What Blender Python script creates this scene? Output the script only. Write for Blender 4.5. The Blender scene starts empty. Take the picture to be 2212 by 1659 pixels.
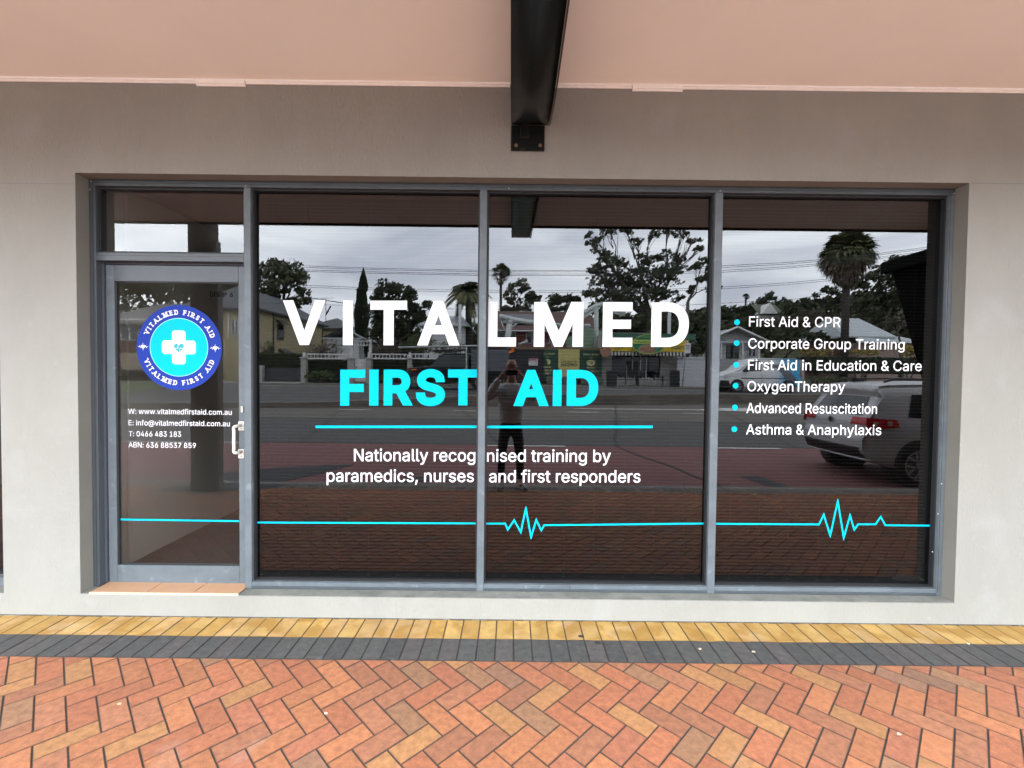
import bpy, bmesh, math, random, os
import numpy as np
from mathutils import Vector, Matrix
rnd = random.Random(7)
C = bpy.context.scene.collection
sc = bpy.context.scene

# ------------------------------------------------------------------ camera
# picture coordinates used below are those of a 2212 x 1659 view of the photograph
FOC, CD, CH, PT, YW, RL = 996.8, 3.0862, 1.68, .0255, .0011, .0110
GY = .150                                   # outer face of the shop glass
_f = Vector((math.sin(YW)*math.cos(PT), math.cos(YW)*math.cos(PT), -math.sin(PT)))
_r0 = Vector((math.cos(YW), -math.sin(YW), 0)); _u0 = _r0.cross(_f)
_r = _r0*math.cos(RL) + _u0*math.sin(RL); _u = -_r0*math.sin(RL) + _u0*math.cos(RL)
CAM = Vector((0, -CD, CH))
cam = bpy.data.cameras.new('camera'); camo = bpy.data.objects.new('camera', cam); C.objects.link(camo)
cam.sensor_width = 36; cam.lens = 36*FOC/2212; cam.clip_start = .01; cam.clip_end = 2000
camo.matrix_world = Matrix(((_r.x, _u.x, -_f.x, CAM.x), (_r.y, _u.y, -_f.y, CAM.y), (_r.z, _u.z, -_f.z, CAM.z), (0, 0, 0, 1)))
sc.camera = camo
def U(px, py, Y):                            # a point on the vertical plane Y
    d = _f*FOC + _r*(px-1106) - _u*(py-829.5)
    return CAM + d*((Y+CD)/d.y)
def RP(px, py, Z):                           # where a thing seen in the glass really stands, Z metres of view away
    p = U(px, py, Z-CD); return Vector((p.x, 2*GY-p.y, p.z))

# ------------------------------------------------------------------ sky, sun, exposure
w = bpy.data.worlds.new("World"); sc.world = w; w.use_nodes = True
nt = w.node_tree; nt.nodes.clear()
SUN_EL, SUN_AZ = math.radians(52), math.radians(20)
def N(nt, t, **k):
    n = nt.nodes.new(t)
    for a, b in k.items(): setattr(n, a, b)
    return n
out = N(nt, 'ShaderNodeOutputWorld'); bg = N(nt, 'ShaderNodeBackground')
sky = N(nt, 'ShaderNodeTexSky', sky_type='NISHITA', sun_disc=False, sun_elevation=SUN_EL, sun_rotation=SUN_AZ, dust_density=3.0, air_density=1.2)
tc = N(nt, 'ShaderNodeTexCoord'); mp = N(nt, 'ShaderNodeMapping'); mp.inputs['Scale'].default_value = (1.0, 1.0, 4.5)
nz = N(nt, 'ShaderNodeTexNoise'); nz.inputs['Scale'].default_value = 2.2; nz.inputs['Detail'].default_value = 7; nz.inputs['Distortion'].default_value = .6
cr = N(nt, 'ShaderNodeValToRGB'); cr.color_ramp.elements[0].position = .34; cr.color_ramp.elements[1].position = .72
cr.color_ramp.elements[0].color = (15.6, 17.0, 19.9, 1); cr.color_ramp.elements[1].color = (32.5, 34.1, 35.6, 1)
mx = N(nt, 'ShaderNodeMixRGB'); mx.inputs[0].default_value = .88
L = nt.links.new
L(tc.outputs['Generated'], mp.inputs[0]); L(mp.outputs[0], nz.inputs['Vector']); L(nz.outputs['Fac'], cr.inputs[0])
L(sky.outputs[0], mx.inputs[1]); L(cr.outputs[0], mx.inputs[2]); L(mx.outputs[0], bg.inputs[0]); L(bg.outputs[0], out.inputs[0])
bg.inputs[1].default_value = .1
sl = bpy.data.lights.new('sun', 'SUN'); sl.energy = .6; sl.angle = math.radians(20); sl.color = (1, .97, .92)
so = bpy.data.objects.new('sun', sl); C.objects.link(so)
sd = Vector((math.sin(SUN_AZ)*math.cos(SUN_EL), math.cos(SUN_AZ)*math.cos(SUN_EL), math.sin(SUN_EL)))
so.rotation_euler = sd.to_track_quat('Z', 'Y').to_euler()
sc.view_settings.view_transform = 'Standard'; sc.view_settings.look = 'None'
sc.view_settings.exposure = 2.40; sc.view_settings.gamma = 1
sc.render.engine = 'CYCLES'
sc.cycles.use_denoising = True; sc.cycles.denoising_prefilter = 'ACCURATE'; sc.cycles.max_bounces = 8; sc.cycles.diffuse_bounces = 5; sc.cycles.glossy_bounces = 4
sc.cycles.transparent_max_bounces = 16; sc.cycles.sample_clamp_indirect = 12

# ------------------------------------------------------------------ materials
MATS = {}
NEAR, NK = {'painted_render', 'painted_reveal', 'powder_coated_aluminium', 'pale_aluminium', 'white_vinyl', 'cyan_vinyl', 'blue_vinyl', 'teal_vinyl', 'aqua_vinyl', 'pale_aqua_vinyl', 'pale_cyan_vinyl', 'clay_paver', 'yellow_paver',
        'charcoal_paver', 'sill_render', 'joint_tone', 'terracotta_tile', 'tile_bisque_edge', 'cream_powder_coated_metal', 'jointing_sand', 'dried_debris', 'green_black_gloss_paint', 'plain_paving', 'interior_wall_paint'}, .84   # shop front colours dimmed evenly to offset the brighter sky
def mat(name, col, rough=.7, var=0, scale=6, bump=0, bscale=None, metal=0, attr=None, spec=.5, stretch=None, col2=None, detail=6, spots=()):
    if name in MATS: return MATS[name]
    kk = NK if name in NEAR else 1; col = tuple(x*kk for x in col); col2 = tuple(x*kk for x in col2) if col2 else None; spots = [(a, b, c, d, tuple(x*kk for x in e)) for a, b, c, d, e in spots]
    m = bpy.data.materials.new(name); m.use_nodes = True; t = m.node_tree; p = t.nodes['Principled BSDF']
    p.inputs['Roughness'].default_value = rough; p.inputs['Metallic'].default_value = metal; p.inputs['Specular IOR Level'].default_value = spec
    c4 = (*col, 1); p.inputs['Base Color'].default_value = c4
    l = t.links.new
    co = N(t, 'ShaderNodeTexCoord'); mpp = N(t, 'ShaderNodeMapping'); l(co.outputs['Object'], mpp.inputs[0])
    if stretch: mpp.inputs['Scale'].default_value = stretch
    base = None
    if attr:
        a = N(t, 'ShaderNodeAttribute', attribute_name=attr); base = a.outputs['Color']
    if var:
        n = N(t, 'ShaderNodeTexNoise'); n.inputs['Scale'].default_value = scale; n.inputs['Detail'].default_value = detail; n.inputs['Roughness'].default_value = .65
        l(mpp.outputs[0], n.inputs['Vector'])
        r = N(t, 'ShaderNodeMapRange'); r.inputs['From Min'].default_value = .3; r.inputs['From Max'].default_value = .7
        l(n.outputs['Fac'], r.inputs['Value'])
        mxx = N(t, 'ShaderNodeMixRGB')
        if attr:
            mxx.blend_type = 'MULTIPLY'; mxx.inputs[0].default_value = 1; l(base, mxx.inputs[1])
            r.inputs['To Min'].default_value = (1-var)*kk; r.inputs['To Max'].default_value = (1+var)*kk
            l(r.outputs[0], mxx.inputs[2])
        else:
            l(r.outputs[0], mxx.inputs[0])
            b2 = col2 or tuple(max(0, x*(1-var)) for x in col)
            mxx.inputs[1].default_value = c4; mxx.inputs[2].default_value = (*b2, 1)
        base = mxx.outputs[0]
    for (sc_, lo_, hi_, amt, scol) in spots:     # blotches, specks and stains with a shape of their own
        n = N(t, 'ShaderNodeTexNoise'); n.inputs['Scale'].default_value = sc_; n.inputs['Detail'].default_value = 4; n.inputs['Distortion'].default_value = .4; l(co.outputs['Object'], n.inputs['Vector'])
        r = N(t, 'ShaderNodeMapRange'); r.inputs['From Min'].default_value = lo_; r.inputs['From Max'].default_value = hi_; r.inputs['To Max'].default_value = amt; l(n.outputs['Fac'], r.inputs['Value'])
        q = N(t, 'ShaderNodeMixRGB'); q.inputs[2].default_value = (*scol, 1); l(r.outputs[0], q.inputs[0])
        if base is not None: l(base, q.inputs[1])
        else: q.inputs[1].default_value = c4
        base = q.outputs[0]
    if base is not None: l(base, p.inputs['Base Color'])
    if bump:
        n2 = N(t, 'ShaderNodeTexNoise'); n2.inputs['Scale'].default_value = bscale or scale*8; n2.inputs['Detail'].default_value = 5
        l(mpp.outputs[0], n2.inputs['Vector'])
        b = N(t, 'ShaderNodeBump'); b.inputs['Strength'].default_value = bump; b.inputs['Distance'].default_value = .01
        l(n2.outputs['Fac'], b.inputs['Height']); l(b.outputs[0], p.inputs['Normal'])
    MATS[name] = m; return m
def glassmat(name, tint, ior=1.72, veil=0):
    if name in MATS: return MATS[name]
    m = bpy.data.materials.new(name); m.use_nodes = True; t = m.node_tree; t.nodes.clear()
    o = N(t, 'ShaderNodeOutputMaterial'); ms = N(t, 'ShaderNodeMixShader'); tr = N(t, 'ShaderNodeBsdfTransparent'); g = N(t, 'ShaderNodeBsdfGlossy')
    g.inputs['Roughness'].default_value = 0; fr = N(t, 'ShaderNodeFresnel'); ge = N(t, 'ShaderNodeNewGeometry'); mi_ = N(t, 'ShaderNodeMapRange'); mi_.inputs['To Min'].default_value = ior; mi_.inputs['To Max'].default_value = 1/ior; t.links.new(ge.outputs['Backfacing'], mi_.inputs['Value']); t.links.new(mi_.outputs[0], fr.inputs['IOR'])
    tr.inputs[0].default_value = (*tint, 1); l = t.links.new
    l(fr.outputs[0], ms.inputs[0]); l(tr.outputs[0], ms.inputs[1]); l(g.outputs[0], ms.inputs[2]); l(ms.outputs[0], o.inputs[0])
    if veil:                                   # even diffuse veil mixed in to imitate pale haze on the glass
        df = N(t, 'ShaderNodeBsdfDiffuse'); df.inputs[0].default_value = (.75, .70, .62, 1); m2_ = N(t, 'ShaderNodeMixShader'); m2_.inputs[0].default_value = veil; l(ms.outputs[0], m2_.inputs[1]); l(df.outputs[0], m2_.inputs[2]); l(m2_.outputs[0], o.inputs[0])
    MATS[name] = m; return m
def clearmat():
    if 'pane_back' in MATS: return MATS['pane_back']
    m = bpy.data.materials.new('pane_back'); m.use_nodes = True; t = m.node_tree; t.nodes.clear()
    o = N(t, 'ShaderNodeOutputMaterial'); tr = N(t, 'ShaderNodeBsdfTransparent'); t.links.new(tr.outputs[0], o.inputs[0])
    MATS['pane_back'] = m; return m

# ------------------------------------------------------------------ mesh helpers
class MB:
    def __init__(s): s.v = []; s.f = []; s.mi = []; s.col = {}; s.m = 0; s.sm = []; s.smooth = False
    def vert(s, p): s.v.append(tuple(p)); return len(s.v)-1
    def face(s, idx, col=None):
        s.f.append(tuple(idx)); s.mi.append(s.m); s.sm.append(s.smooth)
        if col: s.col[len(s.f)-1] = col
    def poly(s, pts, col=None): b = len(s.v); s.v += [tuple(p) for p in pts]; s.face(range(b, b+len(pts)), col)
    def box(s, x0, x1, y0, y1, z0, z1, col=None, bev=0):
        if bev:
            b = bev; P = []
            xs = (min(x0, x1), max(x0, x1)); ys = (min(y0, y1), max(y0, y1)); zs = (min(z0, z1), max(z0, z1))
            bm = bmesh.new(); bmesh.ops.create_cube(bm, size=1)
            for vv in bm.verts: vv.co = Vector((xs[vv.co.x > 0], ys[vv.co.y > 0], zs[vv.co.z > 0]))
            bmesh.ops.bevel(bm, geom=list(bm.edges), offset=b, segments=1, affect='EDGES')
            bm.verts.index_update(); o = len(s.v); s.v += [tuple(q.co) for q in bm.verts]
            for q in bm.faces: s.face([o+k.index for k in q.verts], col)
            bm.free(); return
        b = len(s.v); s.v += [(x, y, z) for z in (z0, z1) for y in (y0, y1) for x in (x0, x1)]
        for q in ((0, 2, 3, 1), (4, 5, 7, 6), (0, 1, 5, 4), (2, 6, 7, 3), (0, 4, 6, 2), (1, 3, 7, 5)): s.face([b+k for k in q], col)
    def tube(s, pts, r, n=8, cap=True, col=None):
        pts = [Vector(p) for p in pts]; rs = r if isinstance(r, (list, tuple)) else [r]*len(pts); rings = []; up = None
        for i, p in enumerate(pts):
            d = (pts[min(i+1, len(pts)-1)]-pts[max(i-1, 0)]).normalized()
            if up is None: up = Vector((0, 0, 1)) if abs(d.z) < .9 else Vector((1, 0, 0))
            a = d.cross(up)
            if a.length < 1e-4: a = d.orthogonal()
            a.normalize(); b2 = a.cross(d); up = b2 if abs(d.z) >= .9 or True else up
            ring = [s.vert(p+(a*math.cos(2*math.pi*k/n)+b2*math.sin(2*math.pi*k/n))*rs[i]) for k in range(n)]; rings.append(ring)
        o = s.smooth; s.smooth = True
        for i in range(len(rings)-1):
            for k in range(n): s.face((rings[i][k], rings[i][(k+1) % n], rings[i+1][(k+1) % n], rings[i+1][k]), col)
        s.smooth = o
        if cap and n > 2: s.face(rings[0][::-1], col); s.face(rings[-1], col)
    def cyl(s, c, r, h, axis='z', n=24, r2=None):
        c = Vector(c); a = {'x': Vector((1, 0, 0)), 'y': Vector((0, 1, 0)), 'z': Vector((0, 0, 1))}[axis]
        s.tube([c, c+a*h], [r, r if r2 is None else r2], n)
    def ball(s, c, rx, ry, rz, nu=16, nv=10):
        c = Vector(c); o = s.smooth; s.smooth = True; g = []
        for j in range(nv+1):
            t = math.pi*j/nv; g.append([s.vert((c.x+rx*math.sin(t)*math.cos(2*math.pi*k/nu), c.y+ry*math.sin(t)*math.sin(2*math.pi*k/nu), c.z+rz*math.cos(t))) for k in range(nu)])
        for j in range(nv):
            for k in range(nu): s.face((g[j][k], g[j+1][k], g[j+1][(k+1) % nu], g[j][(k+1) % nu]))
        s.smooth = o
    def build(s, name, m, parent=None, attrs=None, **props):
        loc = parent_loc(parent)
        me = bpy.data.meshes.new(name)
        me.from_pydata([(x-loc[0], y-loc[1], z-loc[2]) for x, y, z in s.v], [], s.f)
        ms = m if isinstance(m, (list, tuple)) else [m]
        for q in ms: me.materials.append(q)
        me.polygons.foreach_set('material_index', s.mi); me.polygons.foreach_set('use_smooth', s.sm)
        if s.col:
            ca = me.color_attributes.new('Col', 'FLOAT_COLOR', 'CORNER'); dat = []
            for p in me.polygons:
                c = s.col.get(p.index, (.3, .3, .3)); dat += [c[0], c[1], c[2], 1]*p.loop_total
            ca.data.foreach_set('color', dat)
        me.update(); o = bpy.data.objects.new(name, me); C.objects.link(o)
        if parent: o.parent = parent
        for k, v in props.items(): o[k] = v
        return o
def parent_loc(p):
    l = [0, 0, 0]
    while p:
        l = [l[i]+p.location[i] for i in range(3)]; p = p.parent
    return l
def thing(name, label, cat, loc=(0, 0, 0), group=None, kind=None):
    o = bpy.data.objects.new(name, None); C.objects.link(o); o.location = loc; o['label'] = label; o['category'] = cat
    if group: o['group'] = group
    if kind: o['kind'] = kind
    return o
def tag(o, label, cat, group=None):
    o['label'] = label; o['category'] = cat
    if group: o['group'] = group
    return o
def struct(o, label=None):
    o['kind'] = 'structure'
    if label: o['label'] = label
    return o

# ------------------------------------------------------------------ lettering (nonzero-winding fill of font outlines, any weight)
FONT = None
try:
    FONT = bpy.data.fonts.load(os.path.join(bpy.utils.system_resource('DATAFILES'), 'fonts', 'Inter.woff2'))
except Exception: pass
def contours(s, res=4, sp=1.0):
    c = bpy.data.curves.new('t', 'FONT'); c.body = s; c.fill_mode = 'NONE'; c.resolution_u = res; c.space_character = sp
    if FONT: c.font = FONT
    o = bpy.data.objects.new('t', c); m = bpy.data.meshes.new_from_object(o)
    nx = {}
    for e in m.edges: nx.setdefault(e.vertices[0], []).append(e.vertices[1]); nx.setdefault(e.vertices[1], []).append(e.vertices[0])
    co = [(v.co.x, v.co.y) for v in m.vertices]; seen = set(); loops = []
    for st in range(len(co)):
        if st in seen or st not in nx: continue
        lp = [st]; seen.add(st); cur = st
        while True:
            n = [q for q in nx[cur] if q not in seen]
            if not n: break
            k = min(n, key=lambda q: abs(q-cur)); lp.append(k); seen.add(k); cur = k
        if len(lp) > 2: loops.append([co[k] for k in lp])
    bpy.data.objects.remove(o); bpy.data.curves.remove(c); bpy.data.meshes.remove(m)
    return loops
def area(p): return .5*sum(p[i][0]*p[(i+1) % len(p)][1]-p[(i+1) % len(p)][0]*p[i][1] for i in range(len(p)))
def strokes(lp, off, sign, miter):
    res = []; n = len(lp)
    for i in range(n):
        a, b, c = lp[i-1], lp[i], lp[(i+1) % n]
        def nrm(p, q):
            dx, dy = q[0]-p[0], q[1]-p[1]; l = math.hypot(dx, dy) or 1e-9; return (dy/l, -dx/l)
        n1, n2 = nrm(a, b), nrm(b, c)
        q = [(b[0]+n2[0]*off, b[1]+n2[1]*off), (c[0]+n2[0]*off, c[1]+n2[1]*off), (c[0]-n2[0]*off, c[1]-n2[1]*off), (b[0]-n2[0]*off, b[1]-n2[1]*off)]
        res.append(q)
        for sg in (1, -1):
            m = (n1[0]+n2[0], n1[1]+n2[1]); ml = m[0]**2+m[1]**2
            if ml < .25 or not miter: mid = [(b[0]+sg*off*(m[0]/max(math.sqrt(ml), 1e-6)), b[1]+sg*off*(m[1]/max(math.sqrt(ml), 1e-6)))]
            else: mid = [(b[0]+sg*off*2*m[0]/ml, b[1]+sg*off*2*m[1]/ml)]
            res.append([b, (b[0]+sg*n1[0]*off, b[1]+sg*n1[1]*off)]+mid+[(b[0]+sg*n2[0]*off, b[1]+sg*n2[1]*off)])
    outp = []
    for q in res:
        A = area(q)
        if abs(A) < 1e-10: continue
        outp.append(q if (A > 0) == (sign > 0) else q[::-1])
    return outp
def fill(polys):                              # list of closed polygons -> trapezoids covering the nonzero winding area
    E = []
    for p in polys:
        for i in range(len(p)):
            a, b = p[i], p[(i+1) % len(p)]
            if abs(a[1]-b[1]) < 1e-7: continue
            E.append((a[0], a[1], b[0], b[1], 1) if a[1] < b[1] else (b[0], b[1], a[0], a[1], -1))
    A = np.array(E); x1, y1, x2, y2, sg = A.T; k = (x2-x1)/(y2-y1)
    with np.errstate(all='ignore'):
        yi = ((x1-k*y1)[None, :]-(x1-k*y1)[:, None])/(k[:, None]-k[None, :])
        ok = (yi > np.maximum(y1[:, None], y1[None, :])) & (yi < np.minimum(y2[:, None], y2[None, :])) & np.isfinite(yi)
    ys = np.unique(np.round(np.concatenate([y1, y2, yi[np.triu(ok, 1)]]), 6)); T = []
    for a, b in zip(ys[:-1], ys[1:]):
        if b-a < 2e-6: continue
        m = (a+b)/2; q = np.nonzero((y1 < m) & (m < y2))[0]
        if not len(q): continue
        xm = x1[q]+k[q]*(m-y1[q]); o = np.argsort(xm, kind='stable'); q = q[o]; xm = xm[o]; wn = 0
        xa = x1[q]+k[q]*(a-y1[q]); xb = x1[q]+k[q]*(b-y1[q]); st = 0
        for i in range(len(q)):
            od = wn; wn += sg[q[i]]
            if od == 0: st = i
            elif wn == 0 and xm[i]-xm[st] > 1e-6: T.append([(xa[st], a), (xa[i], a), (xb[i], b), (xb[st], b)])
    return T
def clusters(loops):
    bb = [(min(p[0] for p in l), max(p[0] for p in l)) for l in loops]; idx = sorted(range(len(loops)), key=lambda i: bb[i][0]); G = []; end = -1e9
    for i in idx:
        if bb[i][0] > end-1e-4: G.append([])
        G[-1].append(loops[i]); end = max(end, bb[i][1])
    return G
def textgeo(s, off=0, miter=False, res=4, sp=1.0):
    T = []
    loops = contours(s, res, sp)
    if not loops: return T
    for g in clusters(loops):
        big = max(g, key=lambda l: abs(area(l))); sign = 1 if area(big) > 0 else -1
        P = list(g)
        if off:
            for l in g: P += strokes(l, off, sign, miter)
        T += fill(P)
    return T
def bounds(T):
    X = [p[0] for q in T for p in q]; Y = [p[1] for q in T for p in q]; return min(X), max(X), min(Y), max(Y)
CAP = .5087
def place(mb, T, PL, PR, capz, Y, x0=None, x1=None, cap=CAP, y0=0.0, mirror=False):
    """PL, PR: (x,z) of the baseline under the left and right ends, capz: cap height in metres"""
    b = bounds(T); x0 = b[0] if x0 is None else x0; x1 = b[1] if x1 is None else x1
    for q in T:
        pts = []
        for x, y in q:
            t = (x-x0)/(x1-x0); pts.append((PL[0]+(PR[0]-PL[0])*t, Y, PL[1]+(PR[1]-PL[1])*t+(y-y0)/cap*capz))
        mb.poly(pts if not mirror else pts[::-1])
VY = GY-.0012                                 # vinyl plane on the glass
def S2D(x, y): return x*.540039, y*.540039    # 4096-wide to 2212-wide coordinates
def gp(sx, sy, Y=VY):
    p = U(*S2D(sx, sy), Y); return (p.x, p.z)

# ================================================================== MATERIAL LIBRARY
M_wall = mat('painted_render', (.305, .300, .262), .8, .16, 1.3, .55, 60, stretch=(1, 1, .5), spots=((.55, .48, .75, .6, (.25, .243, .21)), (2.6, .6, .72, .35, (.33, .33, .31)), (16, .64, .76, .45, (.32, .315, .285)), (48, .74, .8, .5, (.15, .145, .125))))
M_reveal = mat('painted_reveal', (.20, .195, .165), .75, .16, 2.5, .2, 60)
M_soffit = mat('soffit_paint', (.93, .91, .82), .6, .05, 1.2, .05, 25, spots=((.5, .5, .8, .35, (.78, .76, .69)),))
M_bead = mat('bead_paint', (.90, .89, .83), .5, .08, 20)
M_alu = mat('powder_coated_aluminium', (.058, .070, .078), .45, .22, 9, .05, 80, metal=.0, stretch=(1, 1, .35), spec=.6)
M_alu2 = mat('pale_aluminium', (.130, .155, .168), .55, .30, 7, .05, 80, stretch=(.6, 1, 1), spec=.4, spots=((14, .62, .72, .4, (.24, .27, .30)),))  # paler tone of the frame colour, for mullions, sills and lower rails
M_gasket = mat('rubber_gasket', (.008, .009, .010), .6)
M_steel = mat('green_black_gloss_paint', (.009, .013, .012), .27, .4, 4, .10, 9, spec=.4, spots=((5, .6, .72, .5, (.035, .026, .018)),))
M_bolt = mat('rusty_bolt', (.22, .13, .07), .6, .4, 90)
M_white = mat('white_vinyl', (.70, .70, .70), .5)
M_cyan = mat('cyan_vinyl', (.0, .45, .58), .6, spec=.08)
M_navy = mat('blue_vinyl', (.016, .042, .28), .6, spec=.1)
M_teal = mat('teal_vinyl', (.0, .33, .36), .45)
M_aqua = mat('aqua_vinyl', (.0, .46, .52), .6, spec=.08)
M_black = mat('black_vinyl', (.003, .003, .003), .8, spec=0)

# ================================================================== GROUND AND ROADS
def ss(a, b, x):
    t = min(1, max(0, (x-a)/(b-a))); return t*t*(3-2*t)
def zv(Y): return 2*GY-Y+CD                   # view distance of a point seen in the glass
def low(Z): return -.13+.032*(Z-6.9)
def up(X, Z): return .74+.012*(Z-23.5)-.30*min(1, max(0, (23-Z)/4.5))*ss(2, -9, X)
def zmed(X): return 19.9+.186*(X-2.8)         # near face of the median kerb, view distance
def wy(Z): return 2*GY+CD-Z
def hill(X, Z):
    h = .86+.006*(Z-31)
    h += 9*ss(38, 95, Z)*ss(0, 45, X)
    return h
g = MB()
xs = [-400, -200, -120, -80, -60]+list(range(-50, 54, 4))+[60, 80, 120, 200, 400]
ys = [300, 60, 20, 6, .2, -.3, -3.3, -3.6]+[wy(z) for z in (10, 14, 18, 23, 27.4, 28.4, 29, 31, 34, 38, 44, 52, 60, 70, 82, 95, 120, 160, 240, 500)]
def gz(X, Y):
    Z = zv(Y)
    if Y > -3.34: return -.12
    if Z < 18: return low(Z)-.12
    if Z < 27.5: return min(low(Z), up(X, Z))-.12
    if Z < 28.2: return up(X, Z)-.12
    return hill(X, Z)-(.04 if Z < 33 else 0)
idx = [[g.vert((x, y, gz(x, y))) for x in xs] for y in ys]
for j in range(len(ys)-1):
    for i in range(len(xs)-1): g.face((idx[j][i], idx[j+1][i], idx[j+1][i+1], idx[j][i+1]))
M_grassg = mat('grass_ground', (.05, .07, .025), .9, .5, 2, .4, 20, col2=(.09, .08, .045))
struct(g.build('ground', M_grassg))
# carriageway surfaces
M_conc = mat('worn_concrete_road', (.118, .104, .088), .85, .4, 1.5, .3, 60, stretch=(.25, 2.5, 1))
M_asph = mat('asphalt', (.064, .063, .060), .85, .3, 4, .35, 90)
M_patch = mat('asphalt_patch', (.030, .030, .031), .85, .25, 4, .35, 90)
M_red = mat('red_lane_coating', (.170, .060, .056), .85, .3, 3, .35, 80, col2=(.12, .052, .048), stretch=(.4, 1.5, 1))
M_line = mat('road_line_paint', (.62, .62, .58), .7, .35, 14, col2=(.3, .3, .28))
M_crack = mat('crack_sealer', (.018, .018, .018), .8)
road = thing('road', 'wide divided road with red bus lane and concrete lanes', 'road', kind='structure')
def strip(name, m, X0, X1, Z0, Z1, fz, dz=0, n=24, nz_=4, parent=road):
    b = MB(); gxs = [X0+(X1-X0)*i/n for i in range(n+1)]
    z0 = Z0 if callable(Z0) else (lambda X: Z0); z1 = Z1 if callable(Z1) else (lambda X: Z1)
    I = [[b.vert((X, wy(z0(X)+(z1(X)-z0(X))*j/nz_), fz(X, z0(X)+(z1(X)-z0(X))*j/nz_)+dz)) for X in gxs] for j in range(nz_+1)]
    for j in range(nz_):
        for i in range(n): b.face((I[j][i], I[j+1][i], I[j+1][i+1], I[j][i+1]))
    return b.build(name, m, parent)
lf = lambda X, Z: low(Z)
strip('bus_lane', M_red, -60, 60, 7.0, 10.65, lf)
strip('asphalt_lane', M_asph, -60, 60, 10.65, 14.9, lf)
strip('concrete_lane', M_conc, -60, 60, 14.9, lambda X: zmed(X)+.02, lf)
strip('gutter', M_conc, -60, 60, 6.88, 7.0, lambda X, Z: low(Z)+.002)
strip('upper_carriageway', M_asph, -60, 60, lambda X: zmed(X)+.3, 27.6, up, n=60)
def lowquad(name, pts, m, dz=.004, fz=low):
    b = MB(); b.poly([(X, wy(Z), fz(Z)+dz) for X, Z in pts]); return b.build(name, m, road)
def pxX(px, Z): return (px-1107)*Z/997
for k in range(-6, 9):                        # short broken line of the outer lane
    x = pxX(734, 17.4)+k*4.32
    if -9 < k: lowquad('lane_line', [(x, 17.30), (x, 17.42), (x+1.2, 17.42), (x+1.2, 17.30)], M_line)
for x0, x1 in ((-9.0, -6.05), (-.55, 1.25), (4.6, 6.2)): lowquad('lane_line', [(x0, 10.50), (x0, 10.62), (x1, 10.62), (x1, 10.50)], M_line, .008)
for x0, x1 in ((-20, -3.4), (3.5, 12)): 
    b = MB(); b.poly([(x0, wy(25.9), up(x0, 25.9)+.004), (x0, wy(26.1), up(x0, 26.1)+.004), (x1, wy(26.1), up(x1, 26.1)+.004), (x1, wy(25.9), up(x1, 25.9)+.004)]); b.build('lane_line', M_line, road)
# turning arrow
a0 = pxX(1290, 18.6); lowquad('turn_arrow', [(a0-.9, 18.5), (a0-.9, 18.66), (a0+4.2, 18.66), (a0+5.0, 19.3), (a0+6.8, 19.5), (a0+6.4, 18.9), (a0+8.2, 18.55), (a0+5.9, 18.2), (a0+4.2, 18.45)], M_line)
# joints, patches and cracks
def crack(pts, r=.02):
    b = MB()
    for (xa, za), (xb, zb) in zip(pts, pts[1:]):
        d = math.hypot(xb-xa, zb-za); nx, nz2 = (zb-za)/d*r, -(xb-xa)/d*r
        b.poly([(xa-nx, wy(za-nz2), low(za-nz2)+.007), (xa+nx, wy(za+nz2), low(za+nz2)+.007), (xb+nx, wy(zb+nz2), low(zb+nz2)+.007), (xb-nx, wy(zb-nz2), low(zb-nz2)+.007)])
    b.build('road_crack', M_crack, road)
for x, r in ((-9.7, .02), (-5.6, .02), (-1.0, .02), (3.2, .03), (7.4, .02), (12, .02), (-16, .02)):
    k = .42; pts = []
    for i in range(9):
        z = 10.7+i*(zmed(x)-10.9)/8; pts.append((x+(z-14)*k*(-1 if x > 1 else 1)*-.55+rnd.uniform(-.05, .05), z))
    crack(pts, r)
crack([(2.45, 10.6), (2.7, 9.6), (3.05, 8.7), (3.2, 7.9), (3.5, 7.1)], .03)
crack([(-40, 14.9), (40, 14.9)], .02); crack([(-40, 10.68), (-4, 10.7), (3, 10.66), (40, 10.68)], .012)
lowquad('asphalt_patch', [(-4.9, 7.05), (-5.2, 7.7), (-4.1, 8.3), (-2.9, 8.6), (-3.3, 7.8), (-3.9, 7.05)], M_patch, .006)
lowquad('asphalt_patch', [(-2.1, 7.4), (-1.5, 7.75), (-1.2, 7.6), (-1.6, 7.35)], M_patch, .006)
lowquad('asphalt_patch', [(4.0, 8.0), (4.35, 8.05), (4.5, 7.3), (4.2, 7.25)], M_patch, .006)
# median kerb of rough concrete
M_rough = mat('rough_weathered_concrete', (.055, .05, .045), .9, .6, 1.8, .9, 12, col2=(.16, .14, .11), stretch=(.6, 1, 1.5))
M_ktop = mat('kerb_top_concrete', (.22, .205, .18), .85, .4, 3, .4, 40)
mk = thing('median_kerb', 'rough weathered concrete median kerb holding up the far carriageway', 'kerb', kind='structure')
b = MB(); t = MB(); n = 90; prev = None
for i in range(n+1):
    X = -45+i*1.0; Z = zmed(X)+rnd.uniform(-.02, .02); zt = up(X, Z+.3)+.05+rnd.uniform(-.012, .012)
    cur = [(X, wy(Z), low(Z)-.05), (X, wy(Z+.05), zt), (X, wy(Z+.35), zt), (X, wy(Z+.35), zt-.4)]
    if prev:
        b.poly([prev[0], cur[0], cur[1], prev[1]]); t.poly([prev[1], cur[1], cur[2], prev[2]]); b.poly([prev[2], cur[2], cur[3], prev[3]])
    prev = cur
b.build('kerb_face', M_rough, mk); t.build('kerb_top', M_ktop, mk)
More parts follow.
